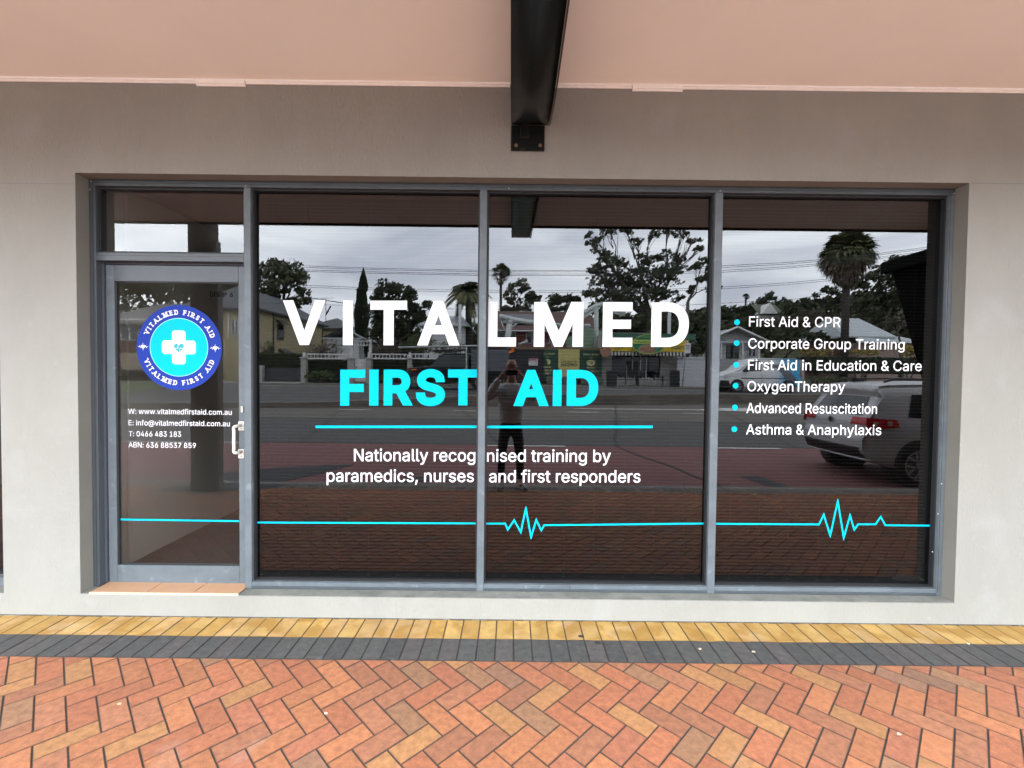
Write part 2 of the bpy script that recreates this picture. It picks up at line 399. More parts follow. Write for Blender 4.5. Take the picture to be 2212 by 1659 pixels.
# far footpath and its kerb
strip('footpath_far', mat('far_footpath_concrete', (.15, .145, .13), .85, .3, 2, .3, 40), -60, 60, 27.75, 31.2, lambda X, Z: hill(X, Z)+.004, parent=None)['kind'] = 'structure'
bpy.data.objects['footpath_far'].name = 'far_footpath'
b = MB(); b.box(-60, 60, wy(27.6), wy(27.78), .5, hill(0, 27.7)+.03); struct(b.build('far_kerb', M_ktop))
# grass verge strips beyond the far kerb
strip('grass_verge', M_grassg, -60, -2.6, 27.9, 28.9, lambda X, Z: hill(X, Z)+.012, parent=None)['kind'] = 'structure'

# dirt line where the render meets the pavers
# ------------------------------------------------------------------ near footpath: pavers as real blocks
BL, BWD = .2225, .11125
KY = wy(6.74)
REDS = [(.305, .105, .046)]*6+[(.330, .124, .050)]*7+[(.315, .145, .053)]*4+[(.280, .110, .052)]*4+[(.245, .120, .058)]*2+[(.205, .102, .056)]*1+[(.318, .112, .054)]*4
def paver(mb, pts, col, h=0.0, ch=.0028, gap=.0027):
    """pts: convex footprint (ccw); chamfered top"""
    cx = sum(p[0] for p in pts)/len(pts); cy = sum(p[1] for p in pts)/len(pts); n = len(pts)
    def inset(d):
        P = []
        for i in range(n):
            a, b, c = Vector(pts[i-1]), Vector(pts[i]), Vector(pts[(i+1) % n]); e1 = (b-a).normalized(); e2 = (c-b).normalized()
            n1 = Vector((-e1.y, e1.x)); n2 = Vector((-e2.y, e2.x)); m = n1+n2; q = m.length_squared
            P.append(b+m*(2*d/max(q, .6)))
        return P
    o = inset(gap); t = inset(gap+ch); tx, ty = rnd.uniform(-.004, .004), rnd.uniform(-.004, .004)
    zt = lambda p: h+(p[0]-cx)*tx+(p[1]-cy)*ty
    bi = [mb.vert((p[0], p[1], -.03)) for p in o]; mi = [mb.vert((p[0], p[1], zt(p)-ch*.8)) for p in o]; ti = [mb.vert((p[0], p[1], zt(p))) for p in t]
    mb.face(ti, col)
    for i in range(n):
        j = (i+1) % n; mb.face((mi[i], mi[j], ti[j], ti[i]), tuple(v*.55 for v in col)); mb.face((bi[i], bi[j], mi[j], mi[i]), (.035, .027, .021))
def clip(poly, ymax=None, ymin=None):
    for lim, sg in ((ymax, 1), (ymin, -1)):
        if lim is None: continue
        outp = []
        for i in range(len(poly)):
            a, b = poly[i-1], poly[i]; ia, ib = sg*(a[1]-lim) <= 0, sg*(b[1]-lim) <= 0
            if ia != ib:
                t = (lim-a[1])/(b[1]-a[1]); outp.append((a[0]+(b[0]-a[0])*t, lim))
            if ib: outp.append(b)
        poly = outp
        if len(poly) < 3: return None
    return poly
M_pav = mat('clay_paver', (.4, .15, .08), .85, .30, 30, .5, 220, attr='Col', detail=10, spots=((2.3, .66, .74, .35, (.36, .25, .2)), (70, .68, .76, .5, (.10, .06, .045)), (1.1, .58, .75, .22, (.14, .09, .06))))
YB = -2*BL
fp = thing('footpath', 'red herringbone brick footpath with yellow and charcoal border courses', 'footpath', kind='structure')
mb = MB(); s2 = math.sqrt(2); w_ = BWD
XPH, YPH = -1.085, YB-.004
# a '\' brick has its upper corner at Y=(1 mod 4)*w/sqrt2, X=(a+b+1)*w/sqrt2
def uv(a, b): u, v = a*w_, b*w_; return ((u+v)/s2+XPH-w_/s2*2, (v-u)/s2+YPH-w_/s2)
for a in range(-90, 120):
    for b_ in range(-120, 90):
        x, y = uv(a, b_)
        if not (-7.2 < x < 7.2 and KY-.1 < y < YB+.4): continue
        c = (a-b_) % 4
        if c == 0: q = [uv(a, b_), uv(a+2, b_), uv(a+2, b_+1), uv(a, b_+1)]
        elif c == 3: q = [uv(a, b_), uv(a+1, b_), uv(a+1, b_+2), uv(a, b_+2)]
        else: continue
        q = clip(q, YB, KY+.235)
        if not q or abs(area(q)) < 2e-4: continue
        c0 = rnd.choice(REDS); k = rnd.uniform(.86, 1.1); paver(mb, q, tuple(min(.8, v*k) for v in c0), rnd.uniform(-.0012, .0008))
mb.build('herringbone_pavers', M_pav, fp)
for nm, y1, y0, cols, xo in (('yellow_course', 0, -BL, [(.40, .245, .066), (.42, .265, .080), (.37, .215, .052), (.40, .245, .090)], .03), ('charcoal_course', -BL, -2*BL, [(.058, .056, .051), (.049, .048, .044), (.066, .059, .054)], .03)):
    mb = MB()
    for k in range(-66, 66):
        x = xo+k*BWD; c0 = rnd.choice(cols); kk = rnd.uniform(.92, 1.08)
        paver(mb, [(x, y0), (x+BWD, y0), (x+BWD, y1), (x, y1)], tuple(v*kk for v in c0), rnd.uniform(-.001, .001))
    if nm == 'yellow_course': mm = mat('yellow_paver', (.6, .38, .14), .8, .22, 9, .3, 260, attr='Col', detail=9, spots=((7, .46, .62, .85, (.30, .155, .022)), (90, .66, .74, .5, (.16, .09, .03)), (4, .62, .7, .3, (.5, .38, .24))))
    else: mm = mat('charcoal_paver', (.06, .06, .06), .85, .35, 24, .5, 220, attr='Col', detail=9, spots=((13, .64, .74, .35, (.13, .125, .12)), (110, .70, .76, .8, (.25, .24, .23))))
    mb.build(nm, mm, fp)
mb = MB()
for k in range(-66, 66):
    x = k*BWD; c0 = rnd.choice([(.16, .13, .10), (.2, .16, .12), (.13, .11, .09)]); paver(mb, [(x, KY), (x+BWD, KY), (x+BWD, KY+.235), (x, KY+.235)], c0)
mb.build('kerb_course', M_pav, fp)
mb = MB(); mb.box(-60, 60, KY, .3, -.1, -.0038); mb.build('jointing_sand', mat('jointing_sand', (.042, .032, .025), .95, .4, 60, .4, 300), fp)
for x0, x1 in ((-60, -7.3), (7.3, 60)):
    mb = MB(); mb.box(x0, x1, KY, -.01, -.05, -.001); mb.build('plain_paving', mat('plain_paving', (.30, .13, .085), .85, .3, 5, .3, 60), fp)
mb = MB(); mb.box(-60, 60, KY-.15, KY-.003, -.3, .0, bev=.008); struct(mb.build('near_kerb', M_ktop))
b = MB(); x = -7.0
while x < 7.0:
    w3 = rnd.uniform(.004, .013); b.poly([(x, 0, .004), (x, -w3, .0022), (x+.05, -w3*rnd.uniform(.5, 1.4), .0022), (x+.05, 0, .004)]); x += .05
b.build('base_grime', mat('base_grime', (.075, .066, .052), .95, .5, 30), fp)
M_dirt = mat('dried_debris', (.5, .42, .3), .9)
M_gum = mat('chewing_gum_stain', (.02, .018, .015), .8)
def scrap(px, py, r, m, name, label, grp):
    d = _f*FOC+_r*(px-1106)-_u*(py-829.5); p = CAM+d*(-CH/d.z); b = MB(); n = 9; top = []
    for k in range(n):
        a = 2*math.pi*k/n; q = r*rnd.uniform(.6, 1.15); top.append((p.x+math.cos(a)*q*1.5, p.y+math.sin(a)*q, .0035))
    bot = [(x, y, -.003) for x, y, z in top]; b.poly(top)
    for k in range(n): b.poly([bot[k], bot[(k+1) % n], top[(k+1) % n], top[k]])
    tag(b.build(name, m), label, 'stain' if 'stain' in name else 'litter', grp)
scrap(1256, 1375, .013, M_gum, 'gum_stain', 'round black gum spot on a yellow border brick', 'dark gum spots on the border bricks')
scrap(1291, 1389, .016, M_gum, 'gum_stain', 'smeared black gum spot on a charcoal border brick', 'dark gum spots on the border bricks')
for px, py, lb in ((258, 1521, 'pale scrap on the red bricks, nearest to the bottom left corner'), (704, 1541, 'pale leaf scrap on red bricks straight below the door handle'), (1512, 1402, 'white speck on a charcoal brick left of another such speck'), (1628, 1408, 'white speck on a charcoal brick below the list of courses'), (1942, 1586, 'pale twig scrap on the red bricks at the bottom right'), (2092, 1390, 'small white fleck at the edge of the charcoal bricks')):
    scrap(px, py, .007, M_dirt, 'dry_leaf_scrap', lb, 'small scraps on the paving')

# ================================================================== SHOP BUILDING
X0, X1, Z0, Z1 = -2.899, 3.017, .151, 2.966
FY = .095
bld = thing('shop_building', 'grey rendered shop building with a recessed glazed opening', 'building')
SOF = 3.575
b = MB()
XL, XLL = -3.417, -9.2                         # neighbouring opening begins at XL
for (xa, xb, za, zb) in ((XL, X0, -.08, SOF+4), (X1, 9.5, -.08, SOF+4), (X0, X1, Z1, SOF+4), (X0, X1, -.08, Z0), (XLL, XL, Z1, SOF+4), (XLL, XL, -.08, Z0), (-9.5, XLL, -.08, SOF+4)):
    pass
# one continuous front face with two holes, and the reveals
def wallface(mb, xs, zs, holes, Y):
    for i in range(len(xs)-1):
        for j in range(len(zs)-1):
            cx, cz = (xs[i]+xs[i+1])/2, (zs[j]+zs[j+1])/2
            if any(h[0] < cx < h[1] and h[2] < cz < h[3] for h in holes): continue
            mb.poly([(xs[i], Y, zs[j]), (xs[i+1], Y, zs[j]), (xs[i+1], Y, zs[j+1]), (xs[i], Y, zs[j+1])])
holes = [(X0, X1, Z0, Z1), (XLL, XL, Z0, Z1)]
wallface(b, [-12, XLL, XL, X0, X1, 12], [-.08, Z0, Z1, SOF+4], holes, 0)
wallface(b, [-12, XLL, XL, X0, X1, 12], [-.08, Z0, Z1, SOF+4], holes, .22)
b.poly([(-12, 0, SOF+4), (12, 0, SOF+4), (12, .22, SOF+4), (-12, .22, SOF+4)])
b.build('wall', M_wall, bld)
b = MB()
for (a, c, d, e) in holes:
    b.poly([(a, 0, d), (a, .22, d), (a, .22, e), (a, 0, e)]); b.poly([(c, 0, e), (c, .22, e), (c, .22, d), (c, 0, d)])
    b.poly([(a, 0, e), (a, .22, e), (c, .22, e), (c, 0, e)]); b.poly([(a, .22, d), (a, 0, d), (c, 0, d), (c, .22, d)])
b.build('reveal', M_reveal, bld)
# fine render joints at lintel height
for q in ((X1+.01, 12, Z1-.003, Z1+.001), (-12, X0-.01, Z1-.075, Z1-.072)):
    b = MB(); b.box(q[0], q[1], -.0015, .001, q[2], q[3]); b.build('render_joint', mat('joint_tone', (.2, .205, .19), .8), bld)  # thin joint strip in its own grey tone
# upper dado line of sill nosing
b = MB(); b.box(-2.0, X1, -.002, .09, Z0-.003, Z0+.0015); b.build('window_sill', mat('sill_render', (.22, .222, .195), .75, .3, 8, .3, 60, col2=(.12, .125, .105)), bld)
# the room inside
M_int = mat('interior_wall_paint', (.29, .275, .24), .8, .05, 2)
M_carpet = mat('interior_carpet', (.03, .028, .028), .95, .3, 40)
b = MB(); xi = -2.96
b.poly([(xi, .221, .1), (xi, 6, .1), (xi, 6, 3.06), (xi, .221, 3.06)]); b.build('side_wall', M_int, bld)
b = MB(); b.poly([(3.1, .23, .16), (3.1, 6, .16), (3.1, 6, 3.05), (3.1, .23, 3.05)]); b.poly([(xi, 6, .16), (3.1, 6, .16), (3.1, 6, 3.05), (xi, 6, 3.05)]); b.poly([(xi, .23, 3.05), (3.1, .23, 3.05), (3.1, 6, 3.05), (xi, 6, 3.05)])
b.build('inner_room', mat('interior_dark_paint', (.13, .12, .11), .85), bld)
b = MB(); b.poly([(xi, .22, .158), (3.1, .22, .158), (3.1, 6, .158), (xi, 6, .1595)]); b.build('carpet', M_carpet, bld)
b = MB(); b.box(xi+.01, xi+.03, .45, .6, .17, 3.0); b.build('wall_stud', M_int, bld)
# doorstep of tiles
dx0 = U(193, 1286, 0).x; dx1 = U(515, 1286, 0).x; xr1 = U(529, 1262, .15).x
ds = thing('tiled_doorstep', 'doorstep of three terracotta tiles under the glass door', 'doorstep', ((dx0+dx1)/2, .07, Z0))
M_tile = mat('terracotta_tile', (.42, .225, .115), .6, .25, 14, .15, 60, col2=(.44, .27, .16))
xa = dx0+.01
for i, (a, c) in enumerate(((dx0, dx0+(dx1-dx0)*.378), (dx0+(dx1-dx0)*.378, dx0+(dx1-dx0)*.69), (dx0+(dx1-dx0)*.69, dx1))):
    b = MB(); b.box(a+.003, c-.003, .004, .165, Z0+.0022, Z0+.0120, bev=.001); b.build('tile', M_tile, ds)
b = MB(); b.box(dx0, dx1, -.003, .0035, Z0-.002, Z0+.0115); b.build('tile_edge', mat('tile_bisque_edge', (.62, .54, .38), .8, .3, 40), ds)
b = MB(); b.box(dx0, dx1, .003, .166, Z0+.0015, Z0+.0075); b.build('grout', mat('dark_grout', (.12, .08, .06), .9), ds)

# ------------------------------------------------------------------ shopfront
F = lambda px, py, Y=FY: U(px, py, Y)
sf = thing('shopfront', 'grey aluminium shopfront frame with four tinted glass panes', 'shopfront', (0, FY, Z0))
jx = F(209, 735).x; m1 = (F(527.3, 735).x, F(541.9, 735).x); m2 = (F(1036.6, 478).x, F(1052, 478).x); m3 = (F(1544.8, 478).x, F(1561.2, 478).x); jr = F(2050.6, 478).x
hz = F(300, 402).z; tz = (F(400, 564.5).z, F(400, 547).z); sz = (Z0+.002, F(1100, 1263).z)
GB = GY+.035
def member(name, x0, x1, z0, z1, m=M_alu, y0=FY, y1=GB, bev=.0015):
    b = MB(); b.box(x0, x1, y0, y1, z0, z1, bev=bev); return b.build(name, m, sf)
def groove(x0, x1, z0, z1, y=FY, nm='frame_groove'):
    b = MB(); b.box(x0, x1, y-.0008, y+.004, z0, z1); b.build(nm, M_gasket, sf)
h2 = F(300, 388.5).z
member('head', X0+.001, X1-.001, hz, Z1-.002)
groove(X0+.03, X1-.03, hz+.019, hz+.0215)
member('jamb', X0+.001, jx, Z0+.002, hz-.0005)
groove(X0+.026, X0+.0285, Z0+.02, hz)
member('jamb', jr, X1-.001, Z0+.002, hz-.0005, M_alu2)
groove(X1-.03, X1-.0275, Z0+.02, hz)
member('mullion', m1[0], m1[1], Z0+.002, hz-.0005, M_alu2)
member('mullion', m2[0], m2[1], Z0+.002, hz-.0005, M_alu2, y0=FY-.004)
member('mullion', m3[0], m3[1], Z0+.002, hz-.0005, M_alu2)
member('transom', jx+.0005, m1[0]-.0005, tz[0], tz[1])
groove(jx+.001, m1[0]-.001, (tz[0]+tz[1])/2+.006, (tz[0]+tz[1])/2+.008)
for a, c in ((m1[1], m2[0]), (m2[1], m3[0]), (m3[1], jr)):
    member('sill_rail', a+.0005, c-.0005, sz[0]+.018, sz[1], M_alu2); member('sill_flashing', a+.0005, c-.0005, sz[0], sz[0]+.0175, M_alu, y0=FY-.003)
groove(.42, .423, sz[0]+.02, sz[1]-.002)
# gaskets round each pane, deepened so their black stands in for frame-side shade
def gasket(x0, x1, z0, z1, Yg, parent=sf, t=.011):
    b = MB()
    for q in ((x0, x0+t, z0, z1), (x1-t, x1, z0, z1), (x0+t, x1-t, z0, z0+t), (x0+t, x1-t, z1-t, z1)): b.box(q[0], q[1], Yg-.030, Yg-.0005, q[2], q[3])
    b.build('gasket', M_gasket, parent)
G_win = glassmat('tinted_window_glass', (.135, .135, .135)); G_door = glassmat('door_glass', (.80, .80, .78), veil=.003)
def pane(name, x0, x1, z0, z1, Yg, m, parent=sf):
    b = MB(); b.m = 1; b.box(x0, x1, Yg+.0001, Yg+.006, z0, z1)
    b.f = b.f; b.m = 0
    # front sheet is reflective, the rest of the plate is clear
    for k, f in enumerate(b.f):
        ysum = [b.v[i][1] for i in f]
        if max(ysum) < Yg+.001: b.mi[k] = 0
    return b.build(name, [m, clearmat()], parent)
for (a, c, z0, z1) in ((m1[1], m2[0], sz[1], hz), (m2[1], m3[0], sz[1], hz), (m3[1], jr, sz[1], hz)):
    pane('glass_pane', a+.003, c-.003, z0+.003, z1-.003, GY, G_win); gasket(a+.0005, c-.0005, z0+.0005, z1-.0005, GY)
pane('fanlight_pane', jx+.003, m1[0]-.003, tz[1]+.003, hz-.003, GY, G_door); gasket(jx+.0005, m1[0]-.0005, tz[1]+.0005, hz-.0005, GY, t=.014)
# little screws on the frame
for px, py in ((196.5, 391.5), (194, 409.5), (530.5, 401), (1099.5, 407), (1556, 412), (2061, 418), (2034, 1045), (2026, 1110), (2014, 1192)):
    b = MB(); p = U(px, py, FY-.001); b.ball((p.x, FY-.001, p.z), .004, .003, .004, 8, 5); b.build('frame_screw', mat('bright_screw', (.6, .6, .58), .4), sf)

# door
DY = .150; DG = .168
D = lambda px, py: U(px, py, DY)
d0 = D(230.4, 735).x; d0i = D(247.9, 735).x; d1i = D(515.5, 735).x; d1 = m1[0]-.003
zt1 = D(400, 574).z; zt0 = D(400, 609).z; zb1 = D(400, 1222).z; zb0 = D(400, 1261.5).z
door = thing('shop_door', 'grey framed glass shop door carrying the round first aid logo', 'door', ((d0+d1)/2, DY, Z0))
b = MB(); b.box(jx+.0005, d0-.004, DY-.012, DY+.05, Z0+.012, tz[0]-.0005); b.box(d0-.004, m1[0]-.0005, DY-.004, DY+.05, zt1+.004, tz[0]-.0005); b.build('door_frame', mat('dark_door_frame', (.05, .055, .07), .5), sf)
def dm(name, x0, x1, z0, z1, m=M_alu):
    b = MB(); b.box(x0, x1, DY, DY+.042, z0, z1, bev=.0015); return b.build(name, m, door)
dm('stile', d0, d0i, zb0, zt1, M_alu2); dm('stile', d1i, d1, zb0, zt1, M_alu2)
dm('top_rail', d0i+.0008, d1i-.0008, zt0, zt1); dm('bottom_rail', d0i+.0008, d1i-.0008, zb0, zb1, M_alu2)
b = MB(); b.box(d0i+.001, d1i-.001, DY-.003, DY+.001, zt0+.002, zt0+.014); b.build('glazing_bead', M_alu, door)
pane('door_pane', d0i+.001, d1i-.001, zb1+.001, zt0-.001, DG, G_door, door)
b = MB()
for q in ((d0i+.0002, d0i+.013, zb1, zt0), (d1i-.004, d1i-.0002, zb1, zt0), (d0i, d1i, zt0-.007, zt0-.0002), (d0i, d1i, zb1+.0002, zb1+.004)): b.box(q[0], q[1], DG-.012, DG-.0004, q[2], q[3])
b.build('gasket', M_gasket, door)
hd = None
M_hand = mat('cream_powder_coated_metal', (.62, .59, .52), .35, .08, 20)
b = MB(); hx = U(504.5, 950, .08).x; ha = U(522, 950, DY).x; z_a = U(504, 921, .08).z; z_b = U(504, 979, .08).z
pts = [(ha, DY-.003, z_a), (ha-.004, .105, z_a)]
for k in range(7):
    a = math.pi/2*k/6; pts.append((hx+.03-.03*math.sin(a)+(ha-.02-hx-.03)*(1-k/6)*.5, .085, z_a-.03+.03*math.cos(a)))
pts += [(hx, .083, (z_a+z_b)/2)]
for k in range(7):
    a = math.pi/2*(1-k/6); pts.append((hx+.03-.03*math.sin(a)+(ha-.02-hx-.03)*(k/6)*.5, .085, z_b+.03-.03*math.cos(a)))
pts += [(ha-.004, .105, z_b), (ha, DY-.003, z_b)]
b.tube(pts, .0105, 12); hd = b.build('handle', M_hand, door)
for y0, y1 in ((910, 930), (970, 990)):
    b = MB(); za, zb = U(515, y1, DY).z, U(515, y0, DY).z; b.box(U(515, y0, DY).x, U(528, y0, DY).x, DY-.005, DY-.0005, za, zb, bev=.002)
    pl = b.build('handle_plate', M_hand, door)
    b = MB()
    for q in (.2, .8): b.cyl((U(522, y0, DY).x, DY-.0062, za+(zb-za)*q), .0035, .002, 'y', 10)
    b.build('plate_screw', mat('dark_screw', (.08, .07, .06), .5), door)
b = MB(); p = U(524.5, 884, DY); b.box(p.x-.010, p.x+.006, DY-.010, DY-.0005, p.z-.022, p.z+.022, bev=.002); b.build('lock_cover', M_hand, door)
# ------------------------------------------------------------------ blinds inside
M_slat = mat('grey_blind_slat', (.33, .31, .31), .45, .2, 8)
M_rail = mat('blind_rail', (.06, .055, .055), .5)
names = ['venetian blind behind the pane next to the door', 'venetian blind behind the pane between the second and third mullion', 'venetian blind behind the pane with the bullet list']
for k, (a, c) in enumerate(((m1[1], m2[0]), (m2[1], m3[0]), (m3[1], jr))):
    vb = thing('venetian_blind', names[k], 'blind', ((a+c)/2, .2, sz[1]), group='venetian blinds behind the shop panes')
    b = MB(); z = sz[1]+.045; x0, x1 = a+.02, c-.02; i = 0
    while z < hz-.05:
        t = math.radians(9+rnd.uniform(-1.2, 1.2)); dy, dz = .0125*math.cos(t), .0125*math.sin(t); q = rnd.uniform(-.001, .001)
        y = .2
        b.poly([(x0, y-dy, z-dz+q), (x1, y-dy, z-dz-q), (x1, y, z+.0016-q), (x0, y, z+.0016+q)]); b.poly([(x0, y, z+.0016+q), (x1, y, z+.0016-q), (x1, y+dy, z+dz-q), (x0, y+dy, z+dz+q)])
        z += .0246; i += 1
    b.build('slat', M_slat, vb)['kind'] = 'stuff'
    b = MB(); b.box(x0, x1, .188, .212, sz[1]+.012, sz[1]+.026, bev=.003); b.build('bottom_rail', M_rail, vb)
    b = MB(); b.box(x0, x1, .185, .215, hz-.04, hz-.012); b.build('head_rail', M_rail, vb)
    b = MB()
    for j in range(7):
        x = x0+.12+(x1-x0-.24)*j/6; b.tube([(x, .187, sz[1]+.02), (x, .187, hz-.03)], .0012, 5); b.box(x-.01, x+.01, .184, .189, sz[1]+.014, sz[1]+.024)
    b.build('ladder_cord', mat('blind_cord', (.30, .27, .26), .8), vb)
b = MB(); p = U(1953, 1247, .175); b.ball((p.x, .172, p.z), .095, .014, .026, 20, 8)
tag(b.build('oval_pad', mat('grey_felt', (.33, .33, .34), .9, .2, 30)), 'flat grey oval pad lying behind the glass at the bottom right', 'pad')

# ------------------------------------------------------------------ lettering on the glass
def z1_(x, y): return gp(1080+x/2.5136, 1160+y/2.5136)
def z2_(x, y): return gp(1940+x/2.5136, 1160+y/2.5136)
def letter_polys(ch):
    """hand-set bold capitals in a unit box, w/h and stroke ratios follow the sign"""
    s = .218
    if ch == 'I': return [[(0, 0), (1, 0), (1, 1), (0, 1)]]
    return None
def bigletter(ch, x0, x1, y0, y1, zf, m, parent, off):
    if ch == 'I': T = [[(0, 0), (1, 0), (1, 1), (0, 1)]]
    else: T = textgeo(ch, off, True, 10)
    bb = bounds(T); A = zf(x0, y1); B = zf(x1, y1); Tt = zf(x0, y0); mb = MB()
    for q in T:
        mb.poly([(A[0]+(B[0]-A[0])*(x-bb[0])/(bb[1]-bb[0])+(Tt[0]-A[0])*0, VY, A[1]+(B[1]-A[1])*(x-bb[0])/(bb[1]-bb[0])+(Tt[1]-A[1])*(y-bb[2])/(bb[3]-bb[2])) for x, y in q])
    mb.build('letter', m, parent)
ln = thing('name_lettering', 'large white capital letters spelling the business name across the middle panes', 'lettering', (-.2, VY, 2.0))
for ch, a, c, y0, y1, zf in (('V', 130, 558, 103, 553, z1_), ('I', 733, 832, 104, 554, z1_), ('T', 1008, 1376, 107, 555, z1_), ('A', 1480, 1905, 107, 557, z1_),
                             ('L', 25, 311, 118, 568, z2_), ('M', 490, 985, 120, 570, z2_), ('E', 1180, 1480, 122, 571, z2_), ('D', 1668, 2045, 125, 572, z2_)):
    bigletter(ch, a, c, y0, y1, zf, M_white, ln, .029)
lc = thing('first_aid_lettering', 'large cyan capital letters reading FIRST AID', 'lettering', (-.2, VY, 1.6))
for ch, a, c, y0, y1, zf in (('F', 706, 957, 801, 1163, z1_), ('I', 998, 1090, 800, 1162, z1_), ('R', 1142, 1437, 800, 1162, z1_), ('S', 1465, 1758, 795, 1167, z1_), ('T', 1788, 2090, 799, 1160, z1_),
                             ('A', 284, 640, 803, 1167, z2_), ('I', 680, 768, 803, 1167, z2_), ('D', 820, 1136, 803, 1166, z2_)):
    bigletter(ch, a, c, y0, y1, zf, M_cyan, lc, .037)
def line_text(parent, s, Lp, Rp, caph, off=.0075, m=M_white, name='text_line', Y=VY, sp=1.0):
    T = textgeo(s, off, False, 3, sp); mb = MB()
    b_ = bounds(T); A = gp(*Lp, Y); B = gp(*Rp, Y); place(mb, T, A, B, caph, Y); return mb.build(name, m, parent)
def caps(px_src, Y=VY): return px_src*.540039*(Y+CD)/FOC
q3 = lambda x, y: (1280+x/3.3515, 1760+y/3.3515); q4 = lambda x, y: (1940+x/3.253, 1760+y/3.253)
q7 = lambda x, y: (2800+x/2.087, 850+y/2.087); q6 = lambda x, y: (2800+x/2.087, 1400+y/2.087); q8 = lambda x, y: (300+x/2.765, 1600+y/2.765)
tl = thing('tagline_lettering', 'two lines of white text about nationally recognised training', 'lettering', (-.2, VY, 1.1))
ch = caps(160/3.3)
line_text(tl, 'Nationally recog', q3(455, 282), q3(2083, 285), ch); line_text(tl, 'paramedics, nurses', q3(88, 558), q3(2063, 562), ch)
line_text(tl, 'nised training by', q4(25, 281), q4(1635, 285), ch); line_text(tl, 'and first responders', q4(52, 549), q4(2022, 552), ch)
bl = thing('service_list', 'list of six white course names with cyan bullets on the last pane', 'lettering', (2.0, VY, 1.6))
ch = caps(83/2.087)
for s, qq, xl, yl, xr, yr, by, sp in (('First Aid & CPR', q7, 408, 951, 1172, 958, 916, 1), ('Corporate Group Training', q7, 402, 1134, 1708, 1144, 1090, 1), ('First Aid in Education & Care', q7, 400, 1313, 1850, 1323, 1272, 1),
                               ('OxygenTherapy', q7, 395, 1491, 1210, 1496, 1446, 1), ('Advanced Resuscitation', q6, 388, 525, 1477, 533, 480, 1), ('Asthma & Anaphylaxis', q6, 384, 704, 1513, 710, 661, 1)):
    line_text(bl, s, qq(xl, yl), qq(xr, yr), ch, .006)
for x, y, qq in ((309, 916, q7), (306, 1090, q7), (302, 1272, q7), (297, 1446, q7), (292, 480, q6), (287, 661, q6)):
    c = gp(*qq(x, y)); r = caps(24/2.087); b = MB(); b.poly([(c[0]+r*math.cos(2*math.pi*k/28), VY, c[1]+r*math.sin(2*math.pi*k/28)) for k in range(28)]); b.build('bullet', M_cyan, bl)
VD = DG-.0012
ct = thing('contact_lettering', 'four small white lines of contact details on the door glass', 'lettering', (-2.1, VD, 1.3))
ch = caps(57/2.765, VD)
for s, xl, yl, xr, yr in (('W: www.vitalmedfirstaid.com.au', 588, 152, 1732, 164), ('E: info@vitalmedfirstaid.com.au', 592, 279, 1713, 291), ('T: 0466 483 183', 595, 401, 1173, 406), ('ABN: 636 88537 859', 592, 524, 1337, 532)):
    line_text(ct, s, q8(xl, yl), q8(xr, yr), ch, .004, Y=VD)
sh = thing('shop_number', 'small black serif SHOP 6 at the top of the door glass', 'lettering', (-2.0, VD, 2.2))
line_text(sh, 'SHOP', (300+1493/2.765, 1000+515/2.765), (300+1676/2.765, 1000+517/2.765), caps(56/2.765, VD), .004, M_black, 'word', VD)
line_text(sh, '6', (300+1713/2.765, 1000+518/2.765), (300+1745/2.765, 1000+518/2.765), caps(50/2.765, VD), .004, M_black, 'number', VD)
for x in (1547, 1583, 1643):
    for y in (462, 515):
        c = gp(300+x/2.765, 1000+y/2.765, VD-.0002); b = MB(); b.poly([(c[0]-.007, VD-.0002, c[1]-.0014), (c[0]+.007, VD-.0002, c[1]-.0014), (c[0]+.007, VD-.0002, c[1]+.0014), (c[0]-.007, VD-.0002, c[1]+.0014)]); b.build('serif', M_black, sh)
# rules and heartbeat
def ribbon(mb, P, t, Y=VY):
    polys = []
    for a, c in zip(P, P[1:]):
        d = math.hypot(c[0]-a[0], c[1]-a[1]); nx, nz2 = -(c[1]-a[1])/d*t/2, (c[0]-a[0])/d*t/2
        polys.append([(a[0]-nx, a[1]-nz2), (c[0]-nx, c[1]-nz2), (c[0]+nx, c[1]+nz2), (a[0]+nx, a[1]+nz2)])
    for i in range(1, len(P)-1):
        a, b_, c = P[i-1], P[i], P[i+1]
        d1_ = math.hypot(b_[0]-a[0], b_[1]-a[1]); d2 = math.hypot(c[0]-b_[0], c[1]-b_[1]); n1 = (-(b_[1]-a[1])/d1_, (b_[0]-a[0])/d1_); n2 = (-(c[1]-b_[1])/d2, (c[0]-b_[0])/d2)
        m = (n1[0]+n2[0], n1[1]+n2[1]); ml = m[0]**2+m[1]**2
        if ml < 1e-3: continue
        k = min(2/ml, 3.2/math.sqrt(ml)); sg = -1 if (n1[0]*n2[1]-n1[1]*n2[0]) > 0 else 1
        polys.append([b_, (b_[0]+sg*n1[0]*t/2, b_[1]+sg*n1[1]*t/2), (b_[0]+sg*m[0]*k*t/2, b_[1]+sg*m[1]*k*t/2), (b_[0]+sg*n2[0]*t/2, b_[1]+sg*n2[1]*t/2)])
    P2 = [p if area(p) > 0 else p[::-1] for p in polys if abs(area(p)) > 1e-10]
    for q in fill(P2): mb.poly([(x, Y, z) for x, z in q])
rl = thing('underline_rule', 'cyan horizontal rule under the FIRST AID lettering', 'lettering', (-.3, VY, 1.3))
b = MB(); ribbon(b, [z1_(458, 1376), z1_(2088, 1375)], caps(26/2.5136)); b.build('rule', M_cyan, rl)
b = MB(); ribbon(b, [z2_(5, 1377), z2_(1686, 1376)], caps(26/2.5136)); b.build('rule', M_cyan, rl)
hb = thing('heartbeat_line', 'thin cyan heartbeat line running across door and panes', 'lettering', (0, VY, .6))
q9 = lambda x, y: gp(1900+x/2.458, 1950+y/2.458)
tk = caps(7.2)
